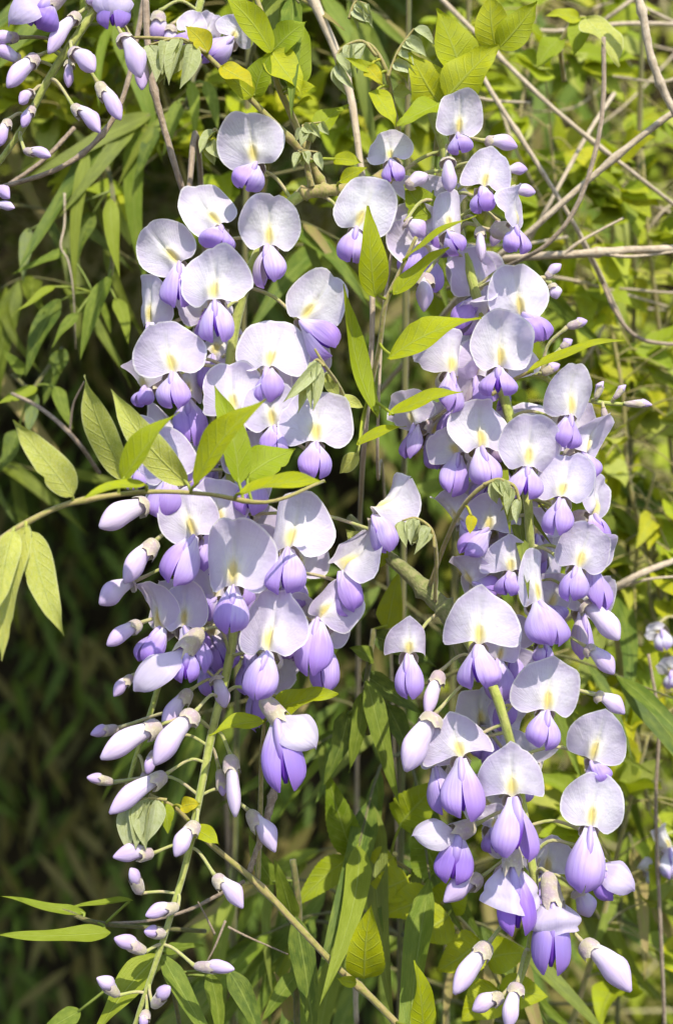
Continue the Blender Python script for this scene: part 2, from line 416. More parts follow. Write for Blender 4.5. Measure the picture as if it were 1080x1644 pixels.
class Raceme:
    def __init__(s, label, pts, radii, group=None):
        """pts: (px,py,y) along the stalk from where it springs to its tip"""
        s.pts = [P(*p) for p in pts]; s.o = s.pts[0].copy()
        s.root = thing('wisteria_raceme', s.o, label, 'flower cluster', group)
        s.rnd = random.Random(len(label) * 7 + int(pts[0][0]))
        s.path = catmull(s.pts, 60)
        tube('stalk', s.pts, radii, MRACH, s.root, s.o, ns=9, n=60, rough=.06, rnd=s.rnd)
    def flower(s, bx, by, tx, ty, w, kx, ky, kw, y=0.0, yaw=0, pitch=14, point=0.0, tint=.3, fold=None, opening=.02, fwd=.45, reflex=.30, wave=1.0):
        r = s.rnd; B = P(bx, by, y); loc = B - s.o
        jt = .3 if point > .5 else 1.0; yaw += r.uniform(-20, 20) * jt; pitch += r.uniform(-20, 12) * jt
        if fold is None and point < .5 and r.random() < .28: fold = r.uniform(.5, .95)
        al = math.atan2(tx - bx, by - ty) + r.uniform(-.09, .09); h = M_(math.hypot(tx - bx, ty - by), y) * 1.02
        Rm = Matrix.Rotation(al, 3, 'Y') @ Matrix.Rotation(-math.radians(pitch), 3, 'X') @ Matrix.Rotation(math.radians(yaw), 3, 'Z')
        W = M_(w, y) / max(.45, math.cos(math.radians(yaw)))
        if fold is None: fold = .12 + .38 * point + r.uniform(-.05, .15)
        reflex = reflex - .22 - .18 * point + r.uniform(-.12, .15); bowl = r.uniform(.06, .22) * (.6 if point > .5 else 1); wave *= .7 if point > .5 else 1
        W *= 1 + .16 * fold
        att = nearest_on(s.path, B)
        back = Rm @ Vector((0, 1, 0)); 
        C = B + back * .0075 + Vector((0, 0, -.0012)); E = B + back * .0018 + Vector((0, 0, -.0012))
        f = meshobj('flower', cup_and_stalk(att - B, C - B, E - B, .0030, r), MCAL, s.root, loc)
        pale, vio = (.79, .775, .845), (.67, .56, .81)
        col = mixc(pale, vio, min(1, max(0, tint + r.uniform(-.1, .1))))
        b = meshobj('banner_petal', banner_mesh(W, h / math.cos(math.radians(pitch)), Rm, r, point, fold, reflex, wave, .10, bowl), MB, f, None, col)
        if kw:
            d = Vector((kx - bx, 0, -(ky - by))); L = M_(d.length, y); d.normalize(); ax = Vector((d.x, -fwd, d.z)).normalized(); L *= 1.03
            dors = Vector((math.sin(math.radians(yaw)) * .9 + r.uniform(-.75, .75), -1, .25)); wd = M_(kw, y) * .90
            wc = (.74, .74, .82) if tint < 0 else mixc((.61, .51, .86), (.42, .28, .76), min(1, max(0, tint + .1 + r.uniform(-.2, .2))))
            for sd_ in (-1, 1):
                op = opening + r.uniform(-.025, .06)
                meshobj('wing_petal', wing_mesh(L * r.uniform(.94, 1.02), wd * (1 - opening) * r.uniform(.95, 1.1), ax, dors, sd_, r, op), MW, f, None, mixc(wc, r.choice(((.66, .56, .82), (.46, .28, .72))), r.random() * .6) if tint >= 0 and r.random() > .05 else (wc if tint < 0 else (.60, .50, .56)))
            meshobj('keel_petal', keel_mesh(L * .86, wd * .58, ax, dors, r), MK, f)
        return f
    def hood(s, bx, by, tx, ty, w, kx, ky, kw, y=0.0, up=(0, -.35, 1), fwd=.3, tint=.4, fold=-.9, opening=.08, kfwd=.3, spread=1.5, tip=0.0):
        """half-open flower: the banner still bends forward over the wings like a hood"""
        r = s.rnd; B = P(bx, by, y)
        d = Vector((tx - bx, 0, -(ty - by))); h = M_(d.length, y); d.normalize(); zd = Vector((d.x, -fwd, d.z))
        Rm = frame(zd, Vector(up)); att = nearest_on(s.path, B)
        C = B - zd.normalized() * .0055 + Vector((0, 0, .003)); E = B + zd.normalized() * .001
        f = meshobj('flower', cup_and_stalk(att - B, C - B, E - B, .0033, r), MCAL, s.root, B - s.o)
        col = mixc((.78, .73, .86), (.58, .46, .79), min(1, max(0, tint + r.uniform(-.1, .1))))
        meshobj('banner_petal', hood_mesh(h * 1.04, M_(w, y), zd, Vector(up), r, spread, tip), MB, f, None, col)
        if kw:
            e = Vector((kx - bx, 0, -(ky - by))); L = M_(e.length, y); e.normalize(); ax = Vector((e.x, -kfwd, e.z)).normalized()
            dors = Vector((0, -1, .3)); wd = M_(kw, y); wc = mixc((.42, .32, .78), (.30, .15, .66), r.random())
            for sd_ in (-1, 1):
                meshobj('wing_petal', wing_mesh(L, wd * (1 - opening), ax, dors, sd_, r, opening), MW, f, None, wc)
            meshobj('keel_petal', keel_mesh(L * .93, wd * .8, ax, dors, r), MK, f)
        return f
    def bud(s, bx, by, tx, ty, w, cf=.35, y=0.0, dy=-.004, tint=.4, att=None):
        r = s.rnd; B = P(bx, by, y); T = P(tx, ty, y + dy); d = T - B; L = d.length; es = d.normalized()
        ed = Vector((0, 0, 1)) - es * es.z
        if ed.length < .3: ed = Vector((1, 0, 0)) - es * es.x
        ed.normalize(); el = es.cross(ed); W = M_(w, y) * .84; cf *= .86
        A = nearest_on(s.path, B) if att is None else att
        rc = W * (.41 if cf < .5 else .45)
        # calyx cup
        V = []
        b = meshobj('bud', cup_and_stalk(A - B, Vector((0, 0, 0)), es * L * min(.62, cf * .95), rc, r, .28, .00055), MCAL, s.root, B - s.o)
        V, F, UV = [], [], []; ns, nt = 14, 14
        bend = r.uniform(.02, .09) * L; thick = r.uniform(.72, .85)
        for i in range(ns + 1):
            q = i / ns; t = .04 + .96 * q
            rr = math.sin(math.pi * min(1, (.10 + .875 * t ** 1.10))) ** (.58 if t < .55 else .58 + .5 * (t - .55))
            dent = 1 + .05 * math.sin(7 * t + 40 * bend / L)
            rr *= .62 + .38 * min(1, t / .62) ** 1.3
            if t < cf * .9: rr = min(rr, .76 * (.45 + .55 * t / cf))
            c = es * (L * t) + ed * (bend * math.sin(math.pi * t))
            for j in range(nt):
                th = 2 * math.pi * j / nt
                sq = math.cos(th); 
                rr *= dent ** .25
                V.append(c + ed * (W / 2 * rr * sq * (1 + .10 * (sq > .9) + .03 * math.sin(3 * th + 30 * thick))) + el * (W / 2 * thick * rr * math.sin(th) * (1 - .12 * max(0, sq)))); UV.append((t, j / nt))
        for i in range(ns):
            for j in range(nt):
                F.append((i * nt + j, i * nt + (j + 1) % nt, (i + 1) * nt + (j + 1) % nt, (i + 1) * nt + j))
        F.append(tuple(ns * nt + j for j in range(nt)))
        col = mixc((.76, .65, .84), (.50, .34, .70), min(1, max(0, tint + r.uniform(-.12, .12))))
        meshobj('closed_petals', make_mesh('bud', V, F, UV), MBUD, b, None, col)
        return b

# --- the long raceme hanging in front of the dark bamboo
LR = Raceme('long lilac wisteria raceme in front of shaded bamboo, closed buds along its tail',
            [(500, 303, .012), (452, 340, .012), (400, 440, .010), (372, 560, .012), (366, 700, .014), (378, 860, .014), (380, 960, .010), (368, 1060, .004), (342, 1170, -.002),
             (318, 1290, -.004), (299, 1385, -.004), (262, 1510, -.004), (232, 1600, -.002), (212, 1660, .0)], [.0019, .0018, .0017, .0016, .0013, .0010, .0007])
f = LR.flower
f(410, 264, 393, 185, 104, 392, 312, 54, .002, 12, 8, 0, .05)
f(352, 365, 303, 303, 88, 348, 405, 58, .004, 28, 10, .1, .15, opening=.02)
f(432, 395, 437, 316, 100, 436, 466, 58, .0, 0, 8, 0, .0, fold=.15, opening=.1)
f(572, 368, 600, 284, 96, 562, 430, 54, -.002, -22, 8, 0, .0, opening=.0)
f(288, 424, 240, 362, 92, 290, 500, 56, .006, 22, 10, 0, .1)
f(346, 484, 336, 400, 120, 354, 558, 56, -.006, 4, 16, .05, .15, opening=.06)
f(243, 520, 235, 443, 72, 255, 575, 44, .008, -28, 8, .1, .2)
f(278, 600, 264, 518, 112, 284, 662, 56, -.012, 6, 16, .15, .4)
f(485, 516, 530, 440, 98, 540, 572, 62, .000, -22, 10, .0, .1)
f(432, 592, 447, 513, 120, 432, 650, 54, -.006, 5, 18, .0, .15)
f(376, 662, 370, 582, 106, 372, 715, 50, -.008, -4, 16, .1, .4)
f(438, 686, 436, 610, 90, 440, 735, 48, -.011, 0, 14, .15, .45)
f(506, 712, 510, 626, 120, 506, 772, 56, -.016, 2, 14, .05, .35)
f(240, 622, 205, 584, 66, 226, 655, 40, .006, -42, 5, .1, .45)
f(272, 768, 262, 690, 92, 262, 835, 56, -.002, 4, 14, .1, .4)
f(312, 862, 290, 783, 98, 276, 938, 62, -.008, 16, 12, .05, .3)
f(350, 846, 352, 768, 90, 330, 920, 52, .002, 16, 10, .1, .3)
f(375, 942, 379, 834, 126, 369, 1020, 60, -.020, 0, 14, 0, .25, opening=.02)
f(464, 882, 478, 794, 118, 456, 958, 64, -.014, -6, 12, .05, .25)
f(431, 1048, 450, 954, 118, 412, 1122, 62, -.022, -6, 14, .05, .4)
f(512, 994, 550, 932, 88, 500, 1085, 64, -.008, -24, 8, .15, .5)
f(550, 918, 601, 848, 74, 566, 985, 54, -.004, -42, 4, .2, .25)
f(602, 828, 660, 768, 62, 624, 888, 50, -.006, -48, 4, .3, .25, wave=1.6)
f(262, 1010, 236, 930, 64, 232, 1062, 52, -.002, -30, 2, .2, .55, fold=.7)
f(296, 1008, 290, 935, 74, 326, 1084, 58, -.004, 20, 6, .2, .55, fold=.5)
f(520, 1030, 535, 985, 70, 524, 1112, 50, .004, -10, 4, .1, .6)
f(300, 640, 300, 570, 90, 310, 720, 56, .014, 0, 8, .1, .5)
f(405, 760, 400, 690, 95, 400, 830, 56, .010, 5, 8, .1, .5)
f(330, 520, 325, 450, 90, 318, 515, 52, .016, 10, 8, .1, .4)
f(232, 735, 215, 670, 70, 215, 790, 46, .006, -20, 8, .1, .4)
f(345, 960, 335, 890, 80, 312, 985, 52, .006, 10, 8, .1, .6)
f(490, 590, 510, 545, 66, 520, 575, 50, .008, -10, 8, .1, .3)
LR.hood(300, 1042, 214, 1098, 78, 300, 1095, 40, -.012, up=(-.25, -.6, 1), tint=.2)
LR.hood(444, 1150, 512, 1190, 84, 462, 1265, 62, -.010, up=(.2, -.6, 1), tint=.1)
bd = LR.bud
for a in [(237, 808, 160, 846, 52, .2, -.006, -.01, .1), (250, 868, 200, 936, 44, .38, -.008, -.008, .3), (214, 934, 160, 970, 44, .12, -.006, -.006, .4), (226, 1000, 172, 1036, 34, .3, -.004, -.006, .5),
          (212, 1085, 183, 1118, 25, .45, .002, -.004, .6), (190, 1169, 146, 1179, 24, .6, .012, -.004, .7), (258, 1163, 162, 1218, 48, .27, -.008, -.008, .2), (314, 1142, 248, 1228, 50, .22, -.012, -.008, .15),
          (305, 1108, 262, 1172, 36, .35, .0, -.006, .4), (266, 1243, 176, 1306, 42, .28, -.008, -.008, .3), (250, 1205, 236, 1243, 28, .5, -.002, -.004, .6), (182, 1256, 140, 1248, 22, .65, .012, -.004, .6),
          (370, 1212, 378, 1312, 40, .3, -.006, -.006, .1), (352, 1235, 358, 1278, 22, .8, .0, -.002, .7), (316, 1320, 281, 1375, 38, .35, -.010, -.006, .3), (246, 1370, 182, 1376, 34, .4, -.006, -.006, .55),
          (226, 1434, 210, 1394, 28, .6, -.006, -.004, .5), (286, 1455, 234, 1470, 30, .45, -.008, -.006, .5), (345, 1406, 390, 1458, 36, .35, -.008, -.006, .4), (265, 1500, 232, 1495, 26, .6, -.006, -.004, .6),
          (234, 1528, 184, 1506, 30, .55, -.008, -.004, .5), (313, 1551, 376, 1556, 28, .55, -.008, -.006, .5), (190, 1598, 156, 1570, 27, .55, -.004, -.004, .4), (246, 1616, 273, 1584, 28, .6, -.006, -.004, .5),
          (236, 1622, 228, 1650, 24, .6, -.004, -.004, .5), (400, 1302, 442, 1368, 38, .45, .004, -.006, .3), (346, 1086, 362, 1136, 38, .2, .002, -.004, .3)]:
    bd(*a)

# --- upper part of the right-hand pair
RA = Raceme('pale lilac wisteria raceme of crowded open flowers beside sunlit weeds and dry canes',
            [(690, 168, .020), (716, 250, .016), (738, 380, .014), (780, 530, .012), (812, 650, .010), (836, 740, .008), (846, 800, -.004), (850, 860, -.004), (856, 940, .004), (868, 1040, .006)], [.0019, .0018, .0018, .0017, .0014, .0009])
f = RA.flower
f(736, 217, 738, 147, 70, 738, 253, 42, -.002, 8, 10, .15, .3)
f(628, 258, 622, 210, 74, 632, 298, 36, .006, -12, 16, .1, .2)
f(776, 303, 796, 238, 76, 772, 347, 40, -.006, -8, 12, .6, .35)
f(720, 373, 720, 303, 76, 738, 413, 38, -.006, 4, 12, .1, .35)
f(824, 364, 826, 298, 40, 828, 413, 44, -.006, 48, 4, .1, .3)
f(836, 508, 828, 426, 100, 872, 552, 62, .0, -4, 12, .05, .15, opening=.02)
f(790, 520, 800, 455, 60, 796, 545, 40, .014, 0, 6, .1, .3)
f(800, 592, 811, 502, 96, 796, 642, 66, -.010, -5, 14, .1, .15, opening=.16)
f(722, 600, 732, 528, 100, 720, 668, 46, -.002, 3, 14, .15, .2)
f(912, 668, 926, 585, 82, 904, 722, 48, -.006, 28, 8, .2, .25)
f(770, 720, 768, 642, 96, 781, 785, 54, -.006, 3, 14, .0, .2)
f(846, 750, 849, 667, 102, 838, 806, 58, -.012, -2, 14, .05, .2, opening=.1)
f(900, 802, 918, 731, 98, 891, 863, 52, -.014, -6, 14, .25, .3)
f(932, 728, 966, 662, 54, 948, 772, 46, -.002, 48, 4, .3, .25)
f(950, 828, 966, 760, 44, 962, 872, 44, .0, 50, 4, .2, .4)
f(668, 682, 645, 625, 66, 655, 738, 36, .006, -38, 6, .1, .45)
f(735, 730, 706, 690, 84, 720, 798, 50, .002, -10, 8, .1, .3)
f(784, 852, 792, 795, 96, 738, 892, 46, .0, 6, 12, .3, .25)
f(742, 838, 700, 792, 64, 770, 880, 44, .006, -36, 6, .2, .35)
f(820, 920, 815, 862, 94, 814, 958, 52, -.006, 0, 14, .75, .4)
f(862, 968, 862, 884, 64, 884, 1040, 74, -.014, 10, 6, .1, .2, fold=.9, opening=.02)
f(926, 912, 945, 841, 102, 914, 965, 50, -.014, -8, 12, .25, .3)
f(948, 905, 965, 850, 70, 962, 980, 46, -.002, 20, 4, .2, .5)
f(760, 935, 726, 895, 60, 800, 950, 44, .004, -36, 6, .2, .35)
f(880, 975, 905, 920, 80, 900, 1000, 44, .004, 16, 6, .2, .35)
f(860, 860, 862, 815, 90, 850, 905, 44, .010, 0, 6, .2, .4)
f(690, 700, 720, 650, 70, 700, 760, 44, .012, 10, 6, .2, .4)
f(800, 700, 806, 655, 60, 806, 745, 40, .014, 0, 6, .2, .4)
for a in [(718, 257, 722, 307, 40, .15, -.004, -.006, .45), (770, 365, 772, 420, 27, .3, -.004, -.004, .2), (778, 226, 830, 236, 30, .25, .006, .0, .6), (812, 275, 846, 272, 24, .2, .008, .0, .7), (818, 305, 859, 309, 26, .2, .006, .0, .65),
          (650, 356, 682, 380, 36, .15, .004, .0, .75), (684, 440, 680, 500, 42, .35, -.002, -.004, .35), (876, 446, 900, 424, 20, .3, .006, .0, .6), (884, 455, 893, 480, 24, .3, .006, .0, .2),
          (652, 300, 686, 280, 30, .3, .006, .0, .1), (936, 968, 993, 1027, 46, .16, -.004, -.006, .1), (940, 1038, 985, 1082, 36, .25, .0, -.004, .35), (800, 355, 790, 395, 24, .3, .004, .0, .5)]:
    RA.bud(*a)

# --- lower part, from the thick green branch
RB = Raceme('violet and white wisteria raceme hanging from the stout green branch, tented banner petals',
            [(712, 978, .012), (752, 1030, .010), (790, 1100, -.004), (818, 1188, -.004), (836, 1280, .004), (850, 1370, -.002), (858, 1428, -.002), (850, 1520, .006), (826, 1600, .006), (818, 1665, .006)], [.0019, .0017, .0015, .0014, .0012, .0009])
f = RB.flower
f(768, 1038, 768, 947, 126, 766, 1106, 74, -.016, 0, 14, .7, .35, opening=.16)
f(656, 1052, 653, 994, 92, 657, 1124, 48, -.008, 2, 12, .9, .55, fold=.75)
f(876, 1142, 893, 1059, 116, 862, 1202, 60, -.012, -4, 14, .2, .3, opening=.05)
f(740, 1218, 728, 1149, 116, 741, 1314, 70, -.012, 4, 14, .9, .45, opening=.05)
f(822, 1281, 822, 1197, 122, 823, 1374, 78, -.020, 0, 14, .8, .4, opening=.16)
f(950, 1222, 975, 1141, 86, 962, 1258, 44, -.004, -28, 8, .5, .35)
f(946, 1328, 960, 1244, 100, 930, 1428, 62, -.012, -4, 10, .1, .2, opening=.0)
f(800, 1060, 810, 1010, 60, 796, 1125, 50, .004, 0, 6, .2, .45)
f(872, 1030, 880, 990, 44, 870, 1066, 34, .010, 10, 6, .2, .35)
f(700, 1232, 690, 1180, 54, 716, 1302, 50, -.002, -30, 6, .3, .5)
f(790, 1330, 800, 1290, 50, 792, 1368, 40, .002, 0, 6, .3, .5)
RB.hood(736, 1338, 661, 1330, 66, 722, 1414, 58, -.008, up=(-.2, -.7, 1), tint=.05)
RB.hood(822, 1388, 816, 1466, 112, 828, 1494, 56, -.012, up=(.1, -1, .5), fwd=.45, tint=.05, spread=1.35, tip=.8)
RB.hood(886, 1444, 900, 1500, 116, 880, 1556, 56, -.012, up=(.25, -1, 1), fwd=.55, tint=.15, kfwd=.2, spread=1.5, tip=.55)
RB.hood(955, 1388, 1018, 1418, 74, 985, 1438, 48, -.008, up=(.3, -.6, 1), tint=.35)
for a in [(706, 1078, 684, 1148, 38, .32, -.004, -.006, .35), (698, 1146, 650, 1238, 58, .22, -.010, -.006, .1), (772, 1408, 712, 1448, 42, .35, -.006, -.006, .45), (784, 1514, 728, 1596, 46, .28, -.010, -.006, .15),
          (830, 1578, 814, 1652, 42, .28, -.008, -.006, .1), (806, 1598, 758, 1622, 36, .4, .0, -.004, .4), (934, 1512, 1012, 1592, 52, .25, -.010, -.008, .1), (926, 1428, 946, 1472, 42, .2, .002, .0, .4), (955, 1115, 1002, 1146, 32, .2, .004, .0, .35)]:
    RB.bud(*a)

# flowers on the far side of each stalk, seen between the front ones, at many angles
fr = random.Random(77)
for R_, n_, a0, a1, sx in ((LR, 19, 14, 34, 90), (RA, 24, 10, 56, 85), (RB, 8, 8, 36, 70)):
    for k in range(n_):
        c = R_.path[int(a0 + (a1 - a0) * (k + fr.random()) / n_)]
        px = 540 + c.x * S * D / (D + c.y) + fr.uniform(-sx, sx); py = 822 - (c.z - H) * S * D / (D + c.y) + fr.uniform(0, 30)
        a = fr.uniform(-.9, .9); hh = fr.uniform(60, 82); ka = fr.uniform(-.5, .5); kl = fr.uniform(52, 76)
        R_.flower(px, py, px + hh * math.sin(a), py - hh * math.cos(a), fr.uniform(70, 100), px + kl * math.sin(ka), py + kl * math.cos(ka), fr.uniform(40, 54), fr.uniform(.012, .026), fr.uniform(-60, 60), fr.uniform(-15, 30), fr.random() * .5, fr.uniform(.2, .7), wave=1.5)
# --- short side raceme behind the tail of the long one
SB = Raceme('thin wisteria stalk with a few small closed buds behind the long raceme', [(262, 1070, .016), (248, 1125, .016), (230, 1180, .014), (214, 1230, .014), (203, 1272, .014)], [.0011, .0009, .0006])
SB.bud(232, 1240, 226, 1278, 18, .7, .012, 0, .6); SB.bud(198, 1275, 190, 1300, 16, .7, .012, 0, .6)
# --- slender raceme tip pointing to the weeds
ST = Raceme('slender wisteria raceme end of small unopened buds reaching toward the weeds', [(830, 600, .016), (868, 602, .014), (905, 630, .010), (955, 645, .008), (1012, 650, .006)], [.0010, .0009, .0006])
for a in [(910, 525, 942, 515, 20, .7, .010, 0, .6), (900, 560, 918, 545, 18, .6, .012, 0, .6), (1002, 648, 1046, 650, 16, .8, .006, 0, .6), (955, 640, 968, 612, 15, .8, .006, 0, .5), (985, 640, 1004, 618, 14, .8, .006, 0, .4), (968, 655, 974, 690, 16, .8, .006, 0, .5), (925, 640, 948, 622, 16, .7, .008, 0, .7), (870, 600, 898, 585, 20, .6, .01, 0, .6)]:
    ST.bud(*a)
# --- raceme in the corner by the curved brown twig
TL = Raceme('young wisteria raceme of mostly closed violet buds above the curved brown twig', [(168, -20, -.004), (150, 20, -.004), (108, 80, -.004), (72, 138, -.004), (40, 200, -.002), (10, 245, .0), (-20, 285, .0)], [.0014, .0013, .0011, .0008])
TL.hood(82, 4, 14, 36, 80, 58, 50, 62, -.010, up=(-.2, -.6, 1), tint=.3)
TL.hood(186, -12, 180, 40, 66, 184, 54, 50, -.006, up=(0, -.6, .8), fwd=.8, tint=.4)
for a in [(126, 22, 78, 86, 32, .2, -.006, -.006, .3), (198, 58, 226, 124, 44, .18, -.012, -.006, .2), (222, 78, 228, 144, 30, .2, -.002, -.004, .6), (116, 82, 152, 114, 38, .25, -.010, -.006, .3), (112, 98, 110, 140, 26, .3, -.004, -.004, .7),
          (60, 90, 12, 140, 36, .28, -.008, -.006, .3), (52, 148, 32, 166, 24, .2, -.006, -.006, .4), (158, 134, 194, 192, 34, .4, -.010, -.006, .6), (118, 170, 161, 213, 30, .35, -.010, -.006, .5), (54, 172, 36, 204, 24, .4, -.004, -.004, .7),
          (14, 192, 0, 234, 26, .35, -.006, -.004, .8), (40, 242, 82, 251, 22, .4, -.006, -.004, .5), (30, 60, -10, 62, 28, .4, -.006, -.004, .5), (32, 98, -6, 76, 30, .2, -.006, -.004, .6), (-12, 330, 24, 334, 18, .3, -.004, -.004, .3), (-10, 300, 16, 318, 24, .5, -.004, -.004, .8), (160, 10, 140, -10, 34, .3, -.004, -.004, .5)]:
    TL.bud(*a)
# --- small raceme half hidden by leaves
TC = Raceme('half-hidden wisteria raceme with greyish buds behind the silvery folded leaves', [(330, -30, .030), (318, 20, .030), (305, 70, .030), (296, 120, .030)], [.0014, .0012, .0008])
TC.flower(372, 62, 392, 32, 62, 335, 105, 42, .024, 30, 10, .1, .2); TC.flower(300, 55, 320, 18, 50, 298, 85, 44, .020, 20, 10, .1, .45); TC.flower(326, 64, 346, 22, 46, 322, 108, 36, .026, 20, 10, .1, .55)
TC.bud(256, 18, 250, 66, 36, .4, .026, 0, .8); TC.bud(276, 40, 268, 82, 30, .3, .026, 0, .7)
# --- washed-out flowers at the shaded twig on the far side
RE = Raceme('bluish white faded wisteria raceme among the weeds beyond the violet one', [(1105, 930, .125), (1092, 1020, .125), (1090, 1150, .125), (1090, 1300, .125), (1074, 1420, .125)], [.0016, .0014, .0010])
RE.flower(1062, 1012, 1034, 1016, 34, 1064, 1046, 30, .115, -30, 6, .1, -1); RE.flower(1080, 1078, 1058, 1062, 42, 1076, 1106, 32, .11, -30, 6, .1, -1)
RE.flower(1074, 1362, 1056, 1326, 54, 1072, 1410, 38, .11, 6, 10, .1, -1); RE.flower(1042, 1398, 1024, 1392, 34, 1052, 1414, 28, .115, -20, 10, .1, -1)

# ------------------------------------------------------------------ leaves and shoots
def leaf_profile(v, kind):
    if kind == 'bamboo': return min(1, (v / .20) ** .6) * (1 - v ** 1.9) ** .95
    if kind == 'ovate': return math.sin(math.pi * v ** .62) ** .85 * (1 - .25 * v)
    return (math.sin(math.pi * min(1, v ** .70)) ** .80) * (1 if v < .8 else 1) * (1 - .18 * v)     # pinnate leaflet with drawn-out tip
def leaf_geo(B, T, w, normal, rnd, kind='leaflet', fold=.25, sag=.06, curl=.0, wavy=1.0, nu=6, nv=20, teeth=0.0, petiole=.0):
    ax = T - B; L = ax.length; ez = ax.normalized(); en = (normal - ez * normal.dot(ez))
    if en.length < 1e-3: en = ez.orthogonal()
    en.normalize(); ex = en.cross(ez)
    V, F, UV = [], [], []; ph, ph2 = rnd.uniform(0, 6.28), rnd.uniform(0, 6.28); am = rnd.uniform(.5, 1.2) * wavy
    bite = (rnd.uniform(.25, .8), rnd.choice((-1, 1)), rnd.uniform(.08, .24)) if rnd.random() < .3 and kind != 'bamboo' else None
    sb = rnd.uniform(-.05, .05); twist = rnd.uniform(-.55, .55) * wavy; ex0, en0 = ex, en
    for i in range(nv + 1):
        v = i / nv; pr = leaf_profile(v, kind)
        if kind == 'leaflet' and v > .78: pr *= 1 - .55 * ((v - .78) / .22)
        pr = max(pr, .012)
        ta = twist * (v - .4); ex = ex0 * math.cos(ta) + en0 * math.sin(ta); en = en0 * math.cos(ta) - ex0 * math.sin(ta)
        if teeth and i % 2: pr *= 1 - teeth
        c = B + ez * L * v + en * (L * (sag * math.sin(math.pi * v) - curl * v * v)) + ex * (sb * L * math.sin(math.pi * v))
        for j in range(nu + 1):
            u = j / nu * 2 - 1; a = abs(u)
            lift = fold * a * w * .5 * pr + am * .08 * w * a * a * math.sin(9 * v + (ph if u < 0 else ph2))
            if bite and u * bite[1] > 0: u *= 1 - bite[2] * math.exp(-((v - bite[0]) / .045) ** 2)
            V.append(c + ex * (u * w * .5 * pr * math.cos(fold * .6)) + en * lift); UV.append((u * .5 + .5, v))
    for i in range(nv):
        for j in range(nu):
            a = i * (nu + 1) + j; F.append((a, a + 1, a + nu + 2, a + nu + 1))
    return V, F, UV
G_YOUNG, G_MID, G_DEEP, G_SILV, G_YEL = (.37, .43, .008), (.25, .34, .009), (.13, .21, .01), (.42, .46, .07), (.50, .45, .008)
lr = random.Random(11)
def leaf(root, o, bx, by, tx, ty, w, y0, y1=None, col=G_YOUNG, mat=None, nrm=(0, -1, .35), kind='leaflet', fold=.25, sag=.05, curl=0.0, name='leaf', teeth=0.0, pet=None):
    B = P(bx, by, y0); T = P(tx, ty, y0 if y1 is None else y1)
    V, F, UV = leaf_geo(B - o, T - o, M_(w, y0), Vector(nrm), lr, kind, fold, sag, curl, 1.0, 6, 32 if teeth else 22, teeth * .55)
    if pet is not None:                                    # short stalk to where the leaf springs
        q = pet - o; b = B - o
        tv, tf, tu = tube_data(catmull([q, q.lerp(b, .5) + Vector((0, 0, .0006)), b + (T - B) * .06], 6), .0005, 5, len(V))
        V += tv; F += tf; UV += [(.5, .3)] * len(tu)
    c = mixc(col, (col[0] * 1.25, col[1] * 1.12, col[2]), lr.random())
    return meshobj(name, make_mesh('leaf', V, F, UV), mat or MLEAF, root, None, c)
def shoot(name, label, cat, stem, rad, leaves, mat=None, y=0.0, group=None, nodes=()):
    """stem: (px,py,y) points; leaves: tuples for leaf()"""
    pts = [P(*p) for p in stem]; o = pts[0].copy(); root = thing(name, o, label, cat, group)
    tube('stem', pts, rad, mat or MSHOOT, root, o, ns=8, n=40, rough=.05, rnd=lr, nodes=nodes)
    path = catmull(pts, 50)
    for l in leaves:
        kw = l[-1] if isinstance(l[-1], dict) else {}; a = [v for v in l if not isinstance(v, dict)]
        B = P(a[0], a[1], a[5]); near = min(path, key=lambda c: (c - B).length)
        leaf(root, o, *a, pet=near, **kw)
    return root, o, path
def young_tuft(root, o, arch, n, ln, w, y, spread=1.0, mat=None):
    """folded silky leaflets hanging in pairs from an arched rib given in pixels"""
    pts = [P(a[0], a[1], y) for a in arch]; tube('leaf_rib', pts, [.0006, .0005, .0003], MSHOOT, root, o, ns=6, n=24)
    path = catmull(pts, 24)
    for k in range(n):
        t = .25 + .75 * (k // 2) / max(1, (n - 1) // 2); p = path[min(24, int(t * 24))]; sd_ = -1 if k % 2 else 1
        tang = (path[min(24, int(t * 24) + 1)] - path[max(0, int(t * 24) - 1)]).normalized()
        nrm = Vector((tang.z, 0, -tang.x)); 
        if nrm.z > 0: nrm = -nrm
        d = (nrm * .6 + tang * lr.uniform(.1, .5) + Vector((sd_ * .18 * spread, -.25 * sd_, -.55))).normalized()
        q = p + d * M_(ln * lr.uniform(.95, 1.35), y)
        V, F, UV = leaf_geo(p - o, q - o, M_(w * 1.6, y), Vector((lr.uniform(-.8, .8), -1, .2)), lr, 'leaflet', .8, .05, lr.uniform(-.1, .15), .8, 4, 10)
        meshobj('leaf', make_mesh('leaf', V, F, UV), MHAIR, root, None, mixc((.42, .46, .22), (.52, .56, .36), lr.random()))

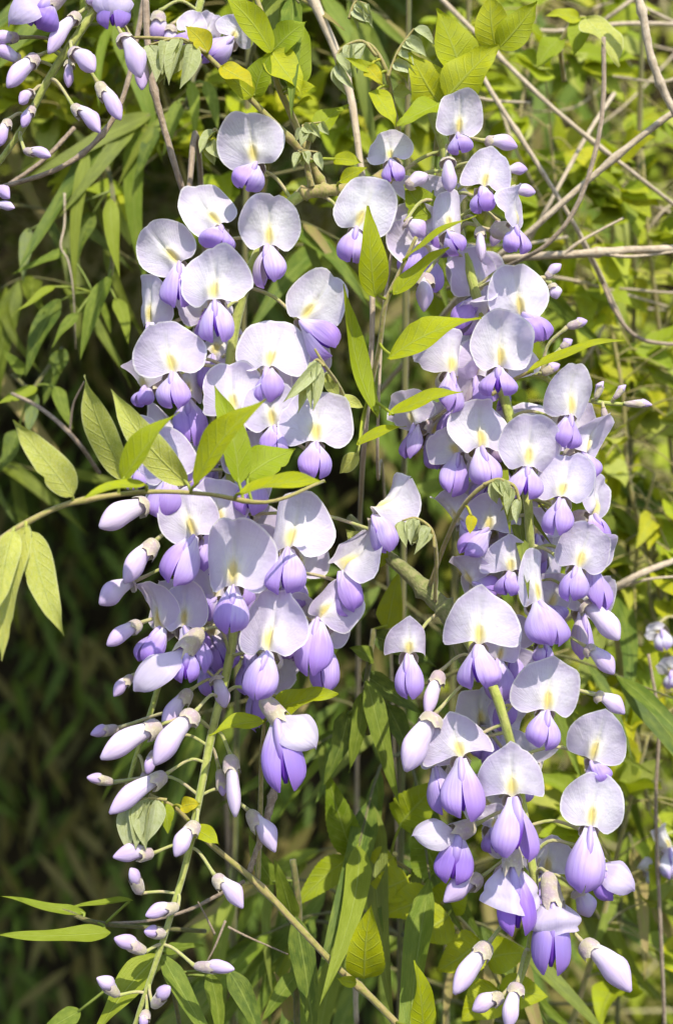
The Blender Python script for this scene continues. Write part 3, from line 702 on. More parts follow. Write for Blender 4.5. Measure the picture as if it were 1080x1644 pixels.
H_ = dict(mat=MHAIR)
shoot('wisteria_shoot', 'arching wisteria shoot with pointed yellow-green leaflets crossing in front of the long raceme', 'leafy shoot',
      [(520, 772, -.030), (430, 806, -.045), (330, 793, -.052), (230, 790, -.055), (122, 806, -.060), (60, 830, -.062), (0, 868, -.064), (-60, 930, -.066)], [.0005, .0007, .0008, .0011], [
    (118, 797, 22, 674, 58, -.062, -.070, G_SILV, dict(mat=MHAIR, nrm=(.3, -1, .3), curl=.03)),
    (208, 770, 136, 602, 64, -.050, -.058, G_SILV, dict(mat=MHAIR, nrm=(-.5, -1, .1), sag=.03)),
    (196, 772, 288, 660, 60, -.058, -.066, G_YOUNG, dict(nrm=(-.5, -1, .6), fold=.45)),
    (232, 776, 126, 804, 34, -.060, -.074, G_YOUNG, dict(nrm=(.1, -.55, 1), fold=.3)),
    (302, 778, 178, 624, 58, -.048, -.046, G_SILV, dict(mat=MHAIR, nrm=(-.4, -1, .3))),
    (312, 782, 426, 640, 70, -.058, -.070, G_YOUNG, dict(nrm=(-.4, -1, .7), fold=.35)),
    (384, 778, 344, 618, 54, -.044, -.040, G_MID, dict(nrm=(.4, -1, .3), fold=.35)),
    (386, 792, 522, 773, 50, -.056, -.066, G_YOUNG, dict(nrm=(.1, -.8, 1), fold=.3)),
    (392, 768, 474, 722, 66, -.042, -.036, G_MID, dict(nrm=(0, -1, .4))),
    (44, 845, 6, 1062, 58, -.064, -.070, G_SILV, dict(mat=MHAIR, nrm=(-.5, -1, 0), curl=-.03)),
    (48, 852, 104, 1022, 54, -.062, -.066, G_SILV, dict(mat=MHAIR, nrm=(.3, -1, .2))),
    (22, 852, -6, 985, 46, -.068, -.078, G_SILV, dict(mat=MHAIR, nrm=(.7, -1, 0)))], nodes=(.2, .55))
r_, o_, p_ = shoot('wisteria_shoot', 'green wisteria shoot slanting down from the silvery folded leaves to the raceme top', 'leafy shoot',
      [(205, 60, .0), (262, 62, .0), (310, 72, .0), (352, 108, .0), (405, 162, .004), (470, 228, .008), (500, 265, .012), (520, 300, .014)], [.0005, .0007, .0009, .0011, .0013], [
    (335, 84, 298, 42, 42, -.002, -.004, G_YEL, dict(nrm=(0, -1, .5))), (356, 108, 408, 140, 46, -.006, -.010, G_YEL, dict(nrm=(.2, -1, .7))),
    (405, 156, 352, 104, 42, .0, -.006, G_YOUNG, {}), (408, 156, 436, 84, 50, .004, .0, G_MID, dict(fold=.4))], nodes=(.7, .85, .95))
young_tuft(r_, o_, [(330, 84), (290, 62), (240, 72)], 8, 62, 22, -.004); young_tuft(r_, o_, [(352, 215), (344, 208), (336, 226)], 4, 40, 16, .004)
shoot('wisteria_shoot', 'bright wisteria leaflets fanning out above the topmost pale flower', 'leafy shoot',
      [(398, -40, .014), (420, 20, .012), (438, 80, .010), (444, 130, .012), (470, 190, .016), (500, 262, .018)], [.0007, .0009, .0011, .0012], [
    (436, 84, 354, -14, 56, .004, -.006, G_YOUNG, dict(nrm=(-.3, -1, .7))), (438, 82, 492, 34, 58, .008, .004, G_MID, dict(nrm=(.2, -1, .5))), (436, 84, 484, 150, 64, .006, .0, G_YOUNG, dict(nrm=(.2, -1, .5))),
    (474, 140, 486, 36, 46, .010, .012, G_MID, dict(fold=.6, nrm=(.6, -1, 0))), (470, 150, 508, 140, 34, .010, .004, G_YOUNG, {}), (478, 168, 504, 160, 20, .012, .004, G_YOUNG, {})])
r_, o_, p_ = shoot('wisteria_shoot', 'tangle of curled silky young leaves beside the pale dry cane', 'leafy shoot',
      [(500, 300, .010), (492, 262, .008), (494, 235, .006), (500, 210, .004)], [.0011, .0009, .0006], [
    (505, 215, 560, 168, 42, .010, .016, G_MID, dict(nrm=(0, -1, .8))), (535, 255, 582, 262, 30, .014, .010, G_YOUNG, {})])
young_tuft(r_, o_, [(500, 214), (486, 202), (515, 196)], 7, 24, 12, .002); young_tuft(r_, o_, [(494, 250), (480, 242), (510, 244)], 5, 26, 12, .002)
r_, o_, p_ = shoot('wisteria_shoot', 'wisteria shoot with curling silvery leaf tufts above the small pale flower', 'leafy shoot',
      [(626, 300, .020), (640, 230, .018), (630, 170, .014), (618, 110, .010), (590, 70, .008), (545, 78, .008)], [.0012, .0010, .0007, .0004], [
    (612, 120, 552, 92, 24, .006, .002, G_YOUNG, dict(fold=.5)), (590, 108, 614, 136, 30, .004, .0, G_YEL, {}), (598, 145, 634, 205, 40, .004, -.004, G_YOUNG, dict(nrm=(.3, -1, .4))), (630, 150, 664, 150, 26, .012, .012, G_SILV, H_)])
young_tuft(r_, o_, [(604, 90), (580, 66), (546, 80), (540, 104)], 8, 44, 14, .006); young_tuft(r_, o_, [(622, 124), (640, 80), (664, 46)], 9, 34, 15, .006); young_tuft(r_, o_, [(560, 30), (570, 4), (588, 6)], 7, 34, 12, .010)
shoot('wisteria_shoot', 'broad bright green wisteria leaflets standing over the small top flower', 'leafy shoot',
      [(700, 250, .022), (706, 200, .022), (712, 160, .020), (756, 110, .018), (800, 66, .018), (850, 30, .020)], [.0013, .0012, .0009, .0006], [
    (706, 168, 656, 84, 74, .010, .004, G_YOUNG, dict(nrm=(-.3, -1, .6))), (742, 122, 700, 14, 82, .010, .006, G_YOUNG, dict(nrm=(.2, -1, .5))), (706, 166, 636, 202, 48, .006, -.004, G_MID, dict(nrm=(0, -1, .8))),
    (716, 158, 800, 72, 78, .006, .002, G_YOUNG, dict(nrm=(.4, -1, .7), fold=.15)), (796, 80, 786, -10, 66, .014, .010, G_YOUNG, {}), (800, 78, 862, 2, 56, .012, .008, G_YOUNG, dict(nrm=(.4, -1, .4))),
    (716, 152, 730, 100, 50, .018, .014, G_MID, {}), (692, 350, 648, 296, 60, .012, .010, G_MID, dict(nrm=(-.3, -1, .6)))])
shoot('wisteria_shoot', 'wisteria shoot with narrow upright leaflets in the gap between the racemes', 'leafy shoot',
      [(590, 640, .004), (608, 560, -.002), (618, 490, -.008), (640, 440, -.010), (668, 380, -.012)], [.0009, .0008, .0006], [
    (602, 478, 590, 330, 56, -.012, -.020, G_YOUNG, dict(nrm=(.4, -1, .3))), (646, 420, 764, 345, 34, -.014, -.024, G_YOUNG, dict(nrm=(.1, -.6, 1))), (632, 474, 720, 396, 40, -.012, -.016, G_YOUNG, dict(nrm=(.2, -.8, 1))),
    (622, 576, 772, 510, 66, -.016, -.026, G_YOUNG, dict(nrm=(0, -1, .8), fold=.2)), (624, 668, 742, 628, 46, -.014, -.022, G_YOUNG, dict(nrm=(0, -.8, 1))), (572, 714, 652, 684, 34, -.010, -.016, G_YOUNG, dict(nrm=(0, -.8, 1))),
    (606, 672, 552, 455, 44, -.006, -.010, G_MID, dict(nrm=(.8, -1, .2), fold=.4, sag=-.1)), (575, 730, 545, 760, 30, -.006, -.002, G_SILV, H_)])
shoot('wisteria_shoot', 'flat pointed leaflet on a thin stalk stretching over the weeds from the flowers', 'leafy shoot',
      [(780, 640, .006), (820, 612, .004), (852, 596, .0)], [.0007, .0006], [(846, 600, 1002, 546, 36, -.002, -.006, G_YOUNG, dict(nrm=(0, -.55, 1))), (742, 700, 800, 640, 40, .004, .004, G_DEEP, {})])
r_, o_, p_ = shoot('wisteria_shoot', 'hanging silky folded leaf bundle over the middle of the long raceme', 'leafy shoot',
      [(560, 660, .0), (545, 622, -.010), (520, 585, -.020), (505, 560, -.022)], [.0008, .0006, .0004], [(540, 640, 585, 655, 24, -.008, -.006, G_SILV, H_), (520, 600, 545, 640, 26, -.014, -.010, G_SILV, H_)])
young_tuft(r_, o_, [(520, 588), (510, 578), (503, 580)], 6, 72, 16, -.022, .3)
r_, o_, p_ = shoot('wisteria_shoot', 'small fern-like curl of silvery leaflets on an upright green stalk', 'leafy shoot',
      [(698, 965, .010), (700, 900, .0), (694, 855, -.006), (672, 834, -.008)], [.0007, .0006, .0004], [])
young_tuft(r_, o_, [(697, 880), (692, 850), (668, 832), (645, 836)], 10, 36, 13, -.008)
r_, o_, p_ = shoot('wisteria_shoot', 'arched silky young leaf springing over the crowded pale raceme', 'leafy shoot',
      [(690, 940, .010), (715, 870, .0), (745, 810, -.016), (785, 775, -.022), (822, 778, -.024), (834, 805, -.024)], [.0008, .0007, .0005], [(756, 826, 754, 858, 20, -.018, -.020, G_YEL, {})])
young_tuft(r_, o_, [(775, 778), (805, 770), (834, 800)], 8, 34, 13, -.024)
r_, o_, p_ = shoot('wisteria_vine', 'yellow-green vine slanting down past the tail of the long raceme', 'vine',
      [(240, 1276, -.002), (285, 1300, .002), (330, 1348, .006), (410, 1416, .010), (470, 1478, .012), (540, 1552, .014), (600, 1606, .016), (680, 1690, .02)], [.0006, .0008, .0011, .0011, .0012], [
    (262, 1290, 270, 1338, 30, -.006, -.008, G_MID, dict(kind='ovate')), (290, 1296, 322, 1290, 28, -.004, -.006, G_YEL, {}), (312, 1330, 352, 1356, 34, -.004, -.010, G_YOUNG, dict(nrm=(.3, -1, .5))),
    (584, 1572, 596, 1452, 70, .002, -.008, G_YOUNG, dict(kind='ovate', nrm=(.1, -1, .5), teeth=.06)), (572, 1578, 540, 1570, 20, .008, .006, G_YOUNG, {}), (680, 1660, 666, 1542, 54, .0, -.006, G_YOUNG, dict(kind='ovate', nrm=(.5, -1, .4), teeth=.05))], nodes=(.45, .8))
young_tuft(r_, o_, [(268, 1284), (235, 1282), (200, 1296)], 9, 62, 20, -.008, .5)
shoot('wisteria_vine', 'stout green wisteria branch that the tented violet raceme hangs from', 'vine',
      [(560, 830, .030), (620, 890, .022), (660, 925, .016), (700, 965, .013), (722, 990, .012), (748, 1060, .016)], [.0013, .0022, .0028, .0033, .0026], [
    (600, 900, 555, 850, 50, .020, .016, G_SILV, dict(mat=MHAIR)), (600, 912, 608, 852, 46, .022, .020, G_MID, {})], mat=MVINE, nodes=(.5, .7))
shoot('wisteria_vine', 'knotted green wisteria branch at the top of the long raceme', 'vine',
      [(640, 262, .030), (600, 290, .020), (560, 303, .014), (520, 306, .012), (488, 310, .012), (470, 322, .014)], [.0018, .0020, .0019, .0022, .0016], [
    (545, 292, 590, 268, 26, .008, .004, G_YOUNG, {})], mat=MSHOOT, nodes=(.35, .6, .8))
shoot('leafy_vine', 'sunlit leaf pair on a brown stalk below the half-open white flower', 'leafy shoot',
      [(414, 1412, .012), (418, 1300, .008), (420, 1220, .004), (424, 1160, .0)], [.0009, .0008, .0006], [
    (440, 1140, 542, 1112, 58, -.002, -.010, G_YOUNG, dict(nrm=(.1, -.9, .9), kind='ovate')), (424, 1158, 336, 1180, 38, -.010, -.016, G_YOUNG, dict(nrm=(0, -.8, 1), fold=.4))])
TH = dict(kind='ovate', teeth=.10)
shoot('leafy_vine', 'toothed yellow-green creeper leaves low behind the tented violet raceme', 'creeper',
      [(540, 1376, .060), (600, 1372, .058), (650, 1392, .055), (700, 1440, .052), (760, 1500, .050), (800, 1580, .050)], [.0008, .0007, .0006], [
    (566, 1372, 523, 1236, 58, .056, .050, G_DEEP, TH), (560, 1378, 472, 1456, 52, .056, .050, G_MID, TH), (640, 1326, 706, 1250, 78, .056, .052, G_MID, TH), (632, 1376, 572, 1408, 60, .050, .044, G_YOUNG, TH),
    (655, 1410, 575, 1440, 66, .048, .040, G_YOUNG, TH), (690, 1440, 610, 1470, 72, .046, .040, G_YOUNG, TH), (720, 1470, 655, 1510, 80, .044, .040, G_YOUNG, TH), (770, 1510, 700, 1560, 78, .044, .040, G_YOUNG, TH),
    (700, 1400, 660, 1330, 80, .052, .050, G_DEEP, TH), (780, 1540, 850, 1530, 66, .046, .044, G_YOUNG, TH), (800, 1590, 740, 1640, 76, .044, .040, G_YOUNG, TH), (600, 1420, 610, 1360, 50, .060, .058, G_DEEP, TH), (706, 1460, 745, 1400, 70, .052, .05, G_YOUNG, TH), (800, 1590, 880, 1600, 66, .046, .044, G_YOUNG, TH)])
shoot('leafy_vine', 'narrow arched leaf spray hanging among the canes and weeds', 'creeper',
      [(905, 130, .10), (900, 70, .09), (925, 30, .085), (950, 32, .08)], [.0010, .0008, .0006], [
    (940, 30, 995, 105, 66, .07, .06, G_SILV, dict(mat=MHAIR, nrm=(.4, -1, .3))), (935, 32, 920, 90, 40, .075, .07, G_MID, {}), (930, 30, 875, 25, 30, .075, .07, G_YOUNG, {}), (900, 60, 860, 110, 40, .09, .085, G_MID, {})])

# ------------------------------------------------------------------ dry canes and twigs
def cane(label, pts, r, mat=MDRY, group=None, nodes=(), name='dry_cane', side=()):
    q = [P(*p) for p in pts]; o = q[0].copy(); cr = random.Random(int(pts[0][0] * 3 + pts[0][1]))
    root = thing(name, o, label, 'stem', group)
    r = [a * .82 for a in r]
    r = [a * (.80 if pts[0][2] > .045 else .9) for a in r]
    tube('stem', q, r, mat, root, o, ns=8, n=46, rough=.10, rnd=cr, nodes=nodes)
    for sp in side:
        tube('side_twig', [P(*p) for p in sp], [r[-1] * .7, r[-1] * .35] if hasattr(r, '__len__') else r * .5, mat, root, o, ns=6, n=16, rough=.1, rnd=cr)
    return root
cane('pale dry cane running down between the two big racemes', [(470, -60, .05), (512, 20, .045), (556, 130, .04), (574, 230, .035), (596, 430, .03), (594, 600, .03), (580, 780, .05), (575, 1000, .22), (570, 1750, .40)], [.0026, .0022, .0014, .0013, .0014], nodes=(.1, .24))
cane('thin straw-coloured stem beside the pale cane', [(640, 330, .02), (622, 450, .016), (612, 540, .018), (606, 760, .03), (620, 860, .12), (650, 1750, .35)], [.0006, .0007, .0006])
cane('brown cane rising behind the highest flowers of the long raceme', [(232, -60, .03), (240, 100, .025), (262, 200, .025), (298, 320, .03), (330, 420, .10), (380, 1750, .5)], [.0016, .0014, .0013], nodes=(.3,), mat=MTWIG)
cane('curved brown twig under the young bud raceme', [(238, -40, .03), (222, 50, .028), (200, 150, .025), (165, 215, .022), (110, 262, .02), (40, 290, .02), (-80, 320, .03)], [.0013, .0012, .0011], mat=MTWIG, nodes=(.5, .62))
cane('dark twig stub beside the curved brown one', [(120, 205, .05), (60, 265, .045), (-60, 345, .04)], [.0012, .0012], mat=MTWIG)
cane('thick pale cane bending sharply above the weeds', [(1010, -50, .05), (1030, 20, .05), (1044, 90, .05), (1066, 150, .052), (1095, 210, .055), (1160, 400, .08)], [.0022, .0022, .0020], nodes=(.2, .55))
cane('long straight cane slanting up across the weeds', [(1110, 165, .058), (1060, 195, .06), (960, 275, .065), (850, 372, .07), (760, 450, .09), (600, 640, .2)], [.0019, .0018, .0016], nodes=(.35,))
cane('dark bowed stem curving through the canes', [(968, 60, .06), (968, 150, .058), (958, 230, .056), (930, 320, .056), (890, 380, .058), (830, 420, .07), (700, 470, .14)], [.0013, .0013, .0010], mat=MTWIG)
cane('straw stem crossing under the long cane', [(740, 60, .10), (790, 150, .095), (860, 260, .095), (935, 385, .10), (1000, 520, .13)], [.0014, .0014, .0012], nodes=(.4,))
cane('long thin straw stem leaning through the weeds', [(690, -20, .13), (780, 70, .125), (900, 185, .12), (1060, 312, .13), (1150, 380, .16)], [.0016, .0014, .0012], nodes=(.3, .6))
cane('short pinkish straw stem leaning behind the crossing canes', [(985, 150, .15), (940, 220, .13), (880, 330, .12), (830, 420, .14)], [.0013, .0012])
cane('level bundle of flattened dry stalk above the crowded pale raceme', [(760, 420, .10), (850, 412, .085), (920, 408, .08), (1000, 402, .08), (1100, 398, .09), (1250, 390, .2)], [.0022, .0024, .0018], nodes=(.5,), side=[[(900, 412, .08), (935, 385, .078), (1000, 350, .08)], [(960, 405, .08), (1010, 412, .078), (1100, 402, .08)]])
cane('drooping brown stem curving off over the weeds', [(930, 380, .12), (960, 440, .115), (990, 505, .11), (1030, 545, .11), (1110, 555, .12)], [.0013, .0012, .0011], mat=MTWIG)
cane('pale stalk lying across the tangle behind the leaf spray', [(800, 45, .16), (900, 50, .15), (1000, 38, .15), (1120, 40, .17)], [.0016, .0014])
cane('straw stalk slanting behind the thick bent cane', [(930, 60, .18), (1000, 10, .17), (1060, -40, .18)], [.0015, .0014])
cane('weathered flattened stalk among the lower weeds', [(900, 1000, .14), (960, 960, .12), (1030, 920, .11), (1110, 890, .13)], [.0018, .0022, .0016], side=[[(990, 945, .118), (1040, 930, .11), (1095, 925, .11)]])
cane('upright brown twig in the weeds behind the lower flowers', [(1066, 1650, .12), (1060, 1500, .11), (1052, 1300, .105), (1056, 1160, .10), (1040, 1050, .10)], [.0012, .0011, .0009], mat=MTWIG, nodes=(.4,))
cane('pinkish forked twig in the shaded bamboo', [(20, 632, .10), (60, 652, .09), (96, 680, .085), (130, 716, .085), (160, 760, .1)], [.0010, .0013, .0011], mat=MTWIG, side=[[(112, 698, .085), (118, 650, .08), (136, 612, .075)]])
cane('grey lichened stick behind the half-open white flower', [(400, 1400, .012), (418, 1350, .010), (432, 1300, .010), (446, 1240, .014), (455, 1190, .02)], [.0013, .0018, .0014], mat=MTWIG, name='twig', nodes=(.3, .6))
cane('bare brittle twig under the tail buds', [(180, 1482, .03), (240, 1478, .028), (300, 1462, .026), (345, 1440, .024), (392, 1415, .02)], [.0006, .0008, .0009], mat=MTWIG, name='twig', side=[[(345, 1500, .024), (330, 1470, .022), (318, 1448, .02)], [(362, 1478, .02), (345, 1520, .018), (330, 1548, .018)], [(366, 1488, .02), (400, 1505, .02), (462, 1532, .024)]])
cane('orange-brown strand hanging in the shaded bamboo', [(104, 310, .11), (104, 360, .11), (98, 395, .108), (110, 420, .108), (118, 470, .11), (122, 560, .12)], [.0007, .0006, .0004], mat=MDRY, name='twig')
cane('dry reed leaning in the bamboo under the stout branch', [(545, 1340, .09), (556, 1400, .085), (566, 1480, .085), (572, 1640, .09)], [.0016, .0018, .0014], mat=MDRY)

# ------------------------------------------------------------------ bamboo
br = random.Random(5)
def unit_leaf(kind, seed, wr, fold, sag, curl, nu=4, nv=10, teeth=0):
    r = random.Random(seed)
    V, F, UV = leaf_geo(Vector((0, 0, 0)), Vector((0, 0, 1)), wr, Vector((0, -1, 0)), r, kind, fold, sag, curl, 1.0, nu, nv, teeth)
    return make_mesh(kind + '_leaf', V, F, UV)
BAM_U = [unit_leaf('bamboo', 20 + k, br.uniform(.10, .155), br.uniform(.1, .5), br.uniform(-.04, .12), br.uniform(-.1, .2)) for k in range(8)]
WEED_U = [unit_leaf('ovate', 50 + k, br.uniform(.5, .7), br.uniform(.1, .5), br.uniform(.0, .1), br.uniform(-.1, .2), 4, 12, .10 if k % 2 else 0) for k in range(8)]
for m in BAM_U: m.materials.append(MBAM)
for m in WEED_U: m.materials.append(MLEAF)
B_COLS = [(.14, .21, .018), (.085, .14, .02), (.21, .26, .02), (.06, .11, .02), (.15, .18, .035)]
def orient(d, nrm, roll=0.0):
    z = d.normalized(); n = nrm - z * nrm.dot(z)
    if n.length < 1e-3: n = z.orthogonal()
    n.normalize(); y = -n; x = y.cross(z)
    return Matrix((x, y, z)).transposed().to_quaternion()
def inst_leaf(root, o, me, pos, d, nrm, L, col, name='leaf', wide=1.0):
    ob = bpy.data.objects.new(name, me); ob.color = (*col, 1)
    ob.rotation_mode = 'QUATERNION'; ob.rotation_quaternion = orient(d, nrm); ob.scale = (L * wide, L, L)
    return link(ob, root, pos - o)
def bamboo(label, x, y, lean, ztop, heights, nleaf, cols, group='bamboo plants behind the wisteria', hang=.9, Lr=(.040, .080), dead=.12):
    o = Vector((x, y, 0)); root = thing('bamboo_plant', o, label, 'bamboo', group)
    pts = [o, Vector((x + lean * .3, y + .02, ztop * .35)), Vector((x + lean * .7, y, ztop * .7)), Vector((x + lean * 1.2, y - .03, ztop))]
    tube('culm', pts, [.0016, .0013, .0010, .0007], MCULM, root, o, ns=8, n=40, rough=.03, rnd=br, nodes=[k / 10 for k in range(1, 10)])
    path = catmull(pts, 80)
    n = 0
    while n < nleaf:
        h = br.uniform(*heights); p = min(path, key=lambda c: abs(c.z - h))
        a = br.uniform(0, 6.28); dr = Vector((math.cos(a), math.sin(a) * .6 - .3, br.uniform(-.1, .5))).normalized(); Lt = br.uniform(.05, .16)
        tip = p + dr * Lt - Vector((0, 0, Lt * .25)); mid = p.lerp(tip, .5) + Vector((0, 0, Lt * .15))
        tube('twig', [p, mid, tip], [.0009, .0006, .0004], MCULM, root, o, ns=5, n=8)
        tp = catmull([p, mid, tip], 10)
        for k in range(br.randint(4, 6)):
            q = tp[min(10, 4 + k + br.randint(0, 1))]
            d = (dr * br.uniform(.2, .8) + Vector((br.uniform(-.5, .5), br.uniform(-.5, .2), -hang * br.uniform(.5, 1.3)))).normalized()
            isd = br.random() < dead
            inst_leaf(root, o, br.choice(BAM_U), q, d, Vector((br.uniform(-.6, .6), -1, br.uniform(.1, .9))), br.uniform(*Lr), (.34, .25, .11) if isd else mixc(br.choice(cols), br.choice(cols), br.random()))
            n += 1
BL = [('bamboo plant with glossy hanging leaves beside the highest flowers of the long raceme', -.16, .20, -.02, 2.1, (1.28, 1.62), 46),
      ('bamboo plant with broad drooping leaves under the curved brown twig', -.24, .24, .02, 2.2, (1.25, 1.65), 46),
      ('bamboo plant growing under the young bud raceme, partly sunlit leaves', -.30, .30, -.03, 2.2, (1.3, 1.75), 42),
      ('bamboo plant with mixed green and tan leaves right behind the long raceme', -.06, .16, .03, 2.0, (1.38, 1.62), 44),
      ('bamboo plant filling the gap between the racemes with long green blades', .02, .12, .01, 1.9, (.98, 1.32), 44),
      ('bamboo plant with striped light blades below the stout green branch', .035, .20, .03, 2.0, (1.0, 1.4), 44),
      ('bamboo plant behind the tented flowers', .12, .22, .02, 1.8, (.95, 1.3), 36),
      ('low bamboo plant behind the toothed creeper leaves', .07, .28, .02, 1.5, (.85, 1.15), 40),
      ('bamboo plant deep in the shade with sparse leaves', -.40, .42, .06, 2.1, (1.38, 1.75), 36)]
for b in BL: bamboo(b[0], b[1], b[2], b[3], b[4], b[5], int(b[6] * 1.5), [tuple(c * (.62 if b[1] < -.1 else 1.1) for c in k_) for k_ in B_COLS])  # shade put into colour: plants on the shaded side get darker leaf tints
# bamboo sprays that can be picked out near the tail of the long raceme
def spray(label, stem, leaves, r=.0008):
    pts = [P(*p) for p in stem]; o = pts[0].copy(); root = thing('bamboo_spray', o, label, 'bamboo')
    tube('twig', pts, r, MCULM, root, o, ns=6, n=20)
    for (bx, by, tx, ty, w, y0, y1, col, nrm, fold) in leaves:
        near = min(catmull(pts, 30), key=lambda c: (c - P(bx, by, y0)).length)
        leaf(root, o, bx, by, tx, ty, w * .86, y0, y1, col, MBAM, nrm, 'bamboo', fold, .03, .0, 'leaf', 0, near)
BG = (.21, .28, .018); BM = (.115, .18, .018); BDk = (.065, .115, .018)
spray('bamboo spray with flat sunlit blades reaching out beside the tail buds', [(330, 1495, .05), (220, 1488, .03), (150, 1480, .012), (100, 1460, .010)], [
    (178, 1497, -6, 1502, 40, .008, -.002, BG, (0, -.8, 1), .15), (138, 1466, -4, 1438, 26, .012, .006, BG, (0, -.7, 1), .3), (214, 1446, 108, 1458, 20, .012, .0, BG, (0, -.6, 1), .4)])
spray('bamboo spray with wide blades fanning down behind the last buds', [(300, 1720, .05), (280, 1600, .03), (262, 1545, .018), (250, 1530, .015)], [
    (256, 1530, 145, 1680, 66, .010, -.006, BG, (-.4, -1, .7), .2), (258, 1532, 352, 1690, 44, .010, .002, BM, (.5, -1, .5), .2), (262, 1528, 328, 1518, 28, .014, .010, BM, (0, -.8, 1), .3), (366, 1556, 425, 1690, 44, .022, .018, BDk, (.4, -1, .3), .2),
    (336, 1560, 352, 1680, 36, .026, .022, BM, (.2, -1, .2), .2), (130, 1622, 60, 1662, 40, .012, .006, BM, (0, -1, .6), .2)])
spray('bamboo spray of hanging glossy blades under the curved brown twig', [(165, 240, .16), (178, 290, .13), (182, 330, .11), (178, 440, .11), (150, 470, .115)], [
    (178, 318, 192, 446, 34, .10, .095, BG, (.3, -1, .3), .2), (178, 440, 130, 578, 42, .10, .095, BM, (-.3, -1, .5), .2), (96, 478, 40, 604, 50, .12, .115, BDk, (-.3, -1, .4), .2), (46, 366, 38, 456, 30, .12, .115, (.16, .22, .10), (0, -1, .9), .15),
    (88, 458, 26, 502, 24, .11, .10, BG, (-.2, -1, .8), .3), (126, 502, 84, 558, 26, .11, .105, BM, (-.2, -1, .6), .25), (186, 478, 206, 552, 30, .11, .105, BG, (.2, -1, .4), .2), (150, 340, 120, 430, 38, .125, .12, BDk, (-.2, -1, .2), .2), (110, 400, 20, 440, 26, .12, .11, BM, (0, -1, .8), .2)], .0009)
spray('bamboo spray of half-lit blades above the pinkish forked twig', [(100, 560, .16), (70, 600, .13), (50, 625, .12), (20, 600, .12)], [
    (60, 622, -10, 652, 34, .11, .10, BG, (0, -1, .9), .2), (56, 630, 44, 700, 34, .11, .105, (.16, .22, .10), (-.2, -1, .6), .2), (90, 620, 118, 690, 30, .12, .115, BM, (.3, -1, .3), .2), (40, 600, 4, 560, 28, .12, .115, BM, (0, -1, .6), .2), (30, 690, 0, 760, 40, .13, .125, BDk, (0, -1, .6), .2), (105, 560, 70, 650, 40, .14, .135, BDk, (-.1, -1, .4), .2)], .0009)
spray('bamboo spray of pale narrow blades behind the topmost pale flower', [(330, 90, .16), (312, 120, .13), (305, 150, .12), (280, 200, .13)], [
    (306, 130, 312, 222, 26, .11, .105, BG, (.1, -1, .5), .2), (286, 160, 262, 250, 30, .12, .115, BM, (-.2, -1, .4), .2), (330, 130, 350, 210, 28, .12, .115, BM, (.2, -1, .4), .2), (250, 200, 215, 290, 34, .13, .125, BDk, (-.2, -1, .4), .2)], .0008)
spray('bamboo spray of long upright blades under the yellow-green vine', [(480, 1720, .05), (476, 1600, .045), (480, 1470, .04), (470, 1380, .04)], [
    (474, 1470, 505, 1690, 52, .036, .030, BDk, (.2, -1, .1), .25), (470, 1480, 440, 1380, 44, .038, .030, BM, (-.3, -1, .3), .2), (440, 1420, 400, 1340, 44, .040, .036, BM, (.1, -1, .5), .2), (480, 1560, 420, 1640, 40, .040, .034, BM, (-.4, -1, .5), .2),
    (470, 1640, 440, 1560, 30, .05, .05, (.36, .28, .12), (0, -1, .3), .3)], .0012)
spray('bamboo spray of striped blades hanging under the stout branch', [(600, 1010, .05), (590, 1080, .045), (584, 1130, .04), (590, 1180, .04)], [
    (588, 1090, 640, 1290, 46, .036, .030, BM, (.3, -1, .3), .2), (584, 1110, 560, 1240, 40, .040, .036, BM, (-.3, -1, .3), .2), (580, 1080, 680, 1150, 44, .05, .05, BDk, (0, -1, .5), .2), (600, 1060, 560, 1040, 40, .04, .034, BM, (0, -1, .7), .2),
    (560, 1140, 520, 1260, 48, .05, .045, BDk, (-.2, -1, .3), .2), (620, 1130, 660, 1230, 48, .055, .05, BDk, (.2, -1, .3), .2), (596, 1020, 700, 1070, 46, .05, .05, BDk, (0, -1, .4), .2), (620, 1010, 640, 920, 54, .05, .055, G_YOUNG, (0, -1, .4), .2)], .0010)

# ------------------------------------------------------------------ weeds on the sunny side
def weed(label, stem, nleaf, cols, Lr=(.014, .030), group='leafy weeds on the sunny bank'):
    pts = [P(*p) for p in stem]; o = pts[0].copy(); root = thing('weed_plant', o, label, 'weed', group)
    tube('stem', pts, [.0012, .0010, .0006], MSHOOT, root, o, ns=6, n=30)
    path = catmull(pts, 60)
    for k in range(nleaf):
        q = path[br.randint(6, 60)]; a = br.uniform(0, 6.28)
        d = Vector((math.cos(a), -.25 + .5 * math.sin(a), br.uniform(-.8, .8))).normalized(); st = q + d * br.uniform(.008, .045)
        tube('leaf_stalk', [q, q.lerp(st, .5) + Vector((0, 0, .003)), st], .0004, MSHOOT, root, o, ns=4, n=5)
        for j in range(3):
            e = (d + Vector((br.uniform(-1, 1), br.uniform(-.6, .3), br.uniform(-.8, .5)))).normalized()
            inst_leaf(root, o, br.choice(WEED_U), st, e, Vector((br.uniform(-.5, .5), -1, br.uniform(.3, 1.4))), br.uniform(*Lr), mixc(br.choice(cols), br.choice(cols), br.random()))
W_COLS = [(.42, .48, .015), (.31, .40, .015), (.52, .50, .015), (.23, .32, .015), (.46, .50, .14)]
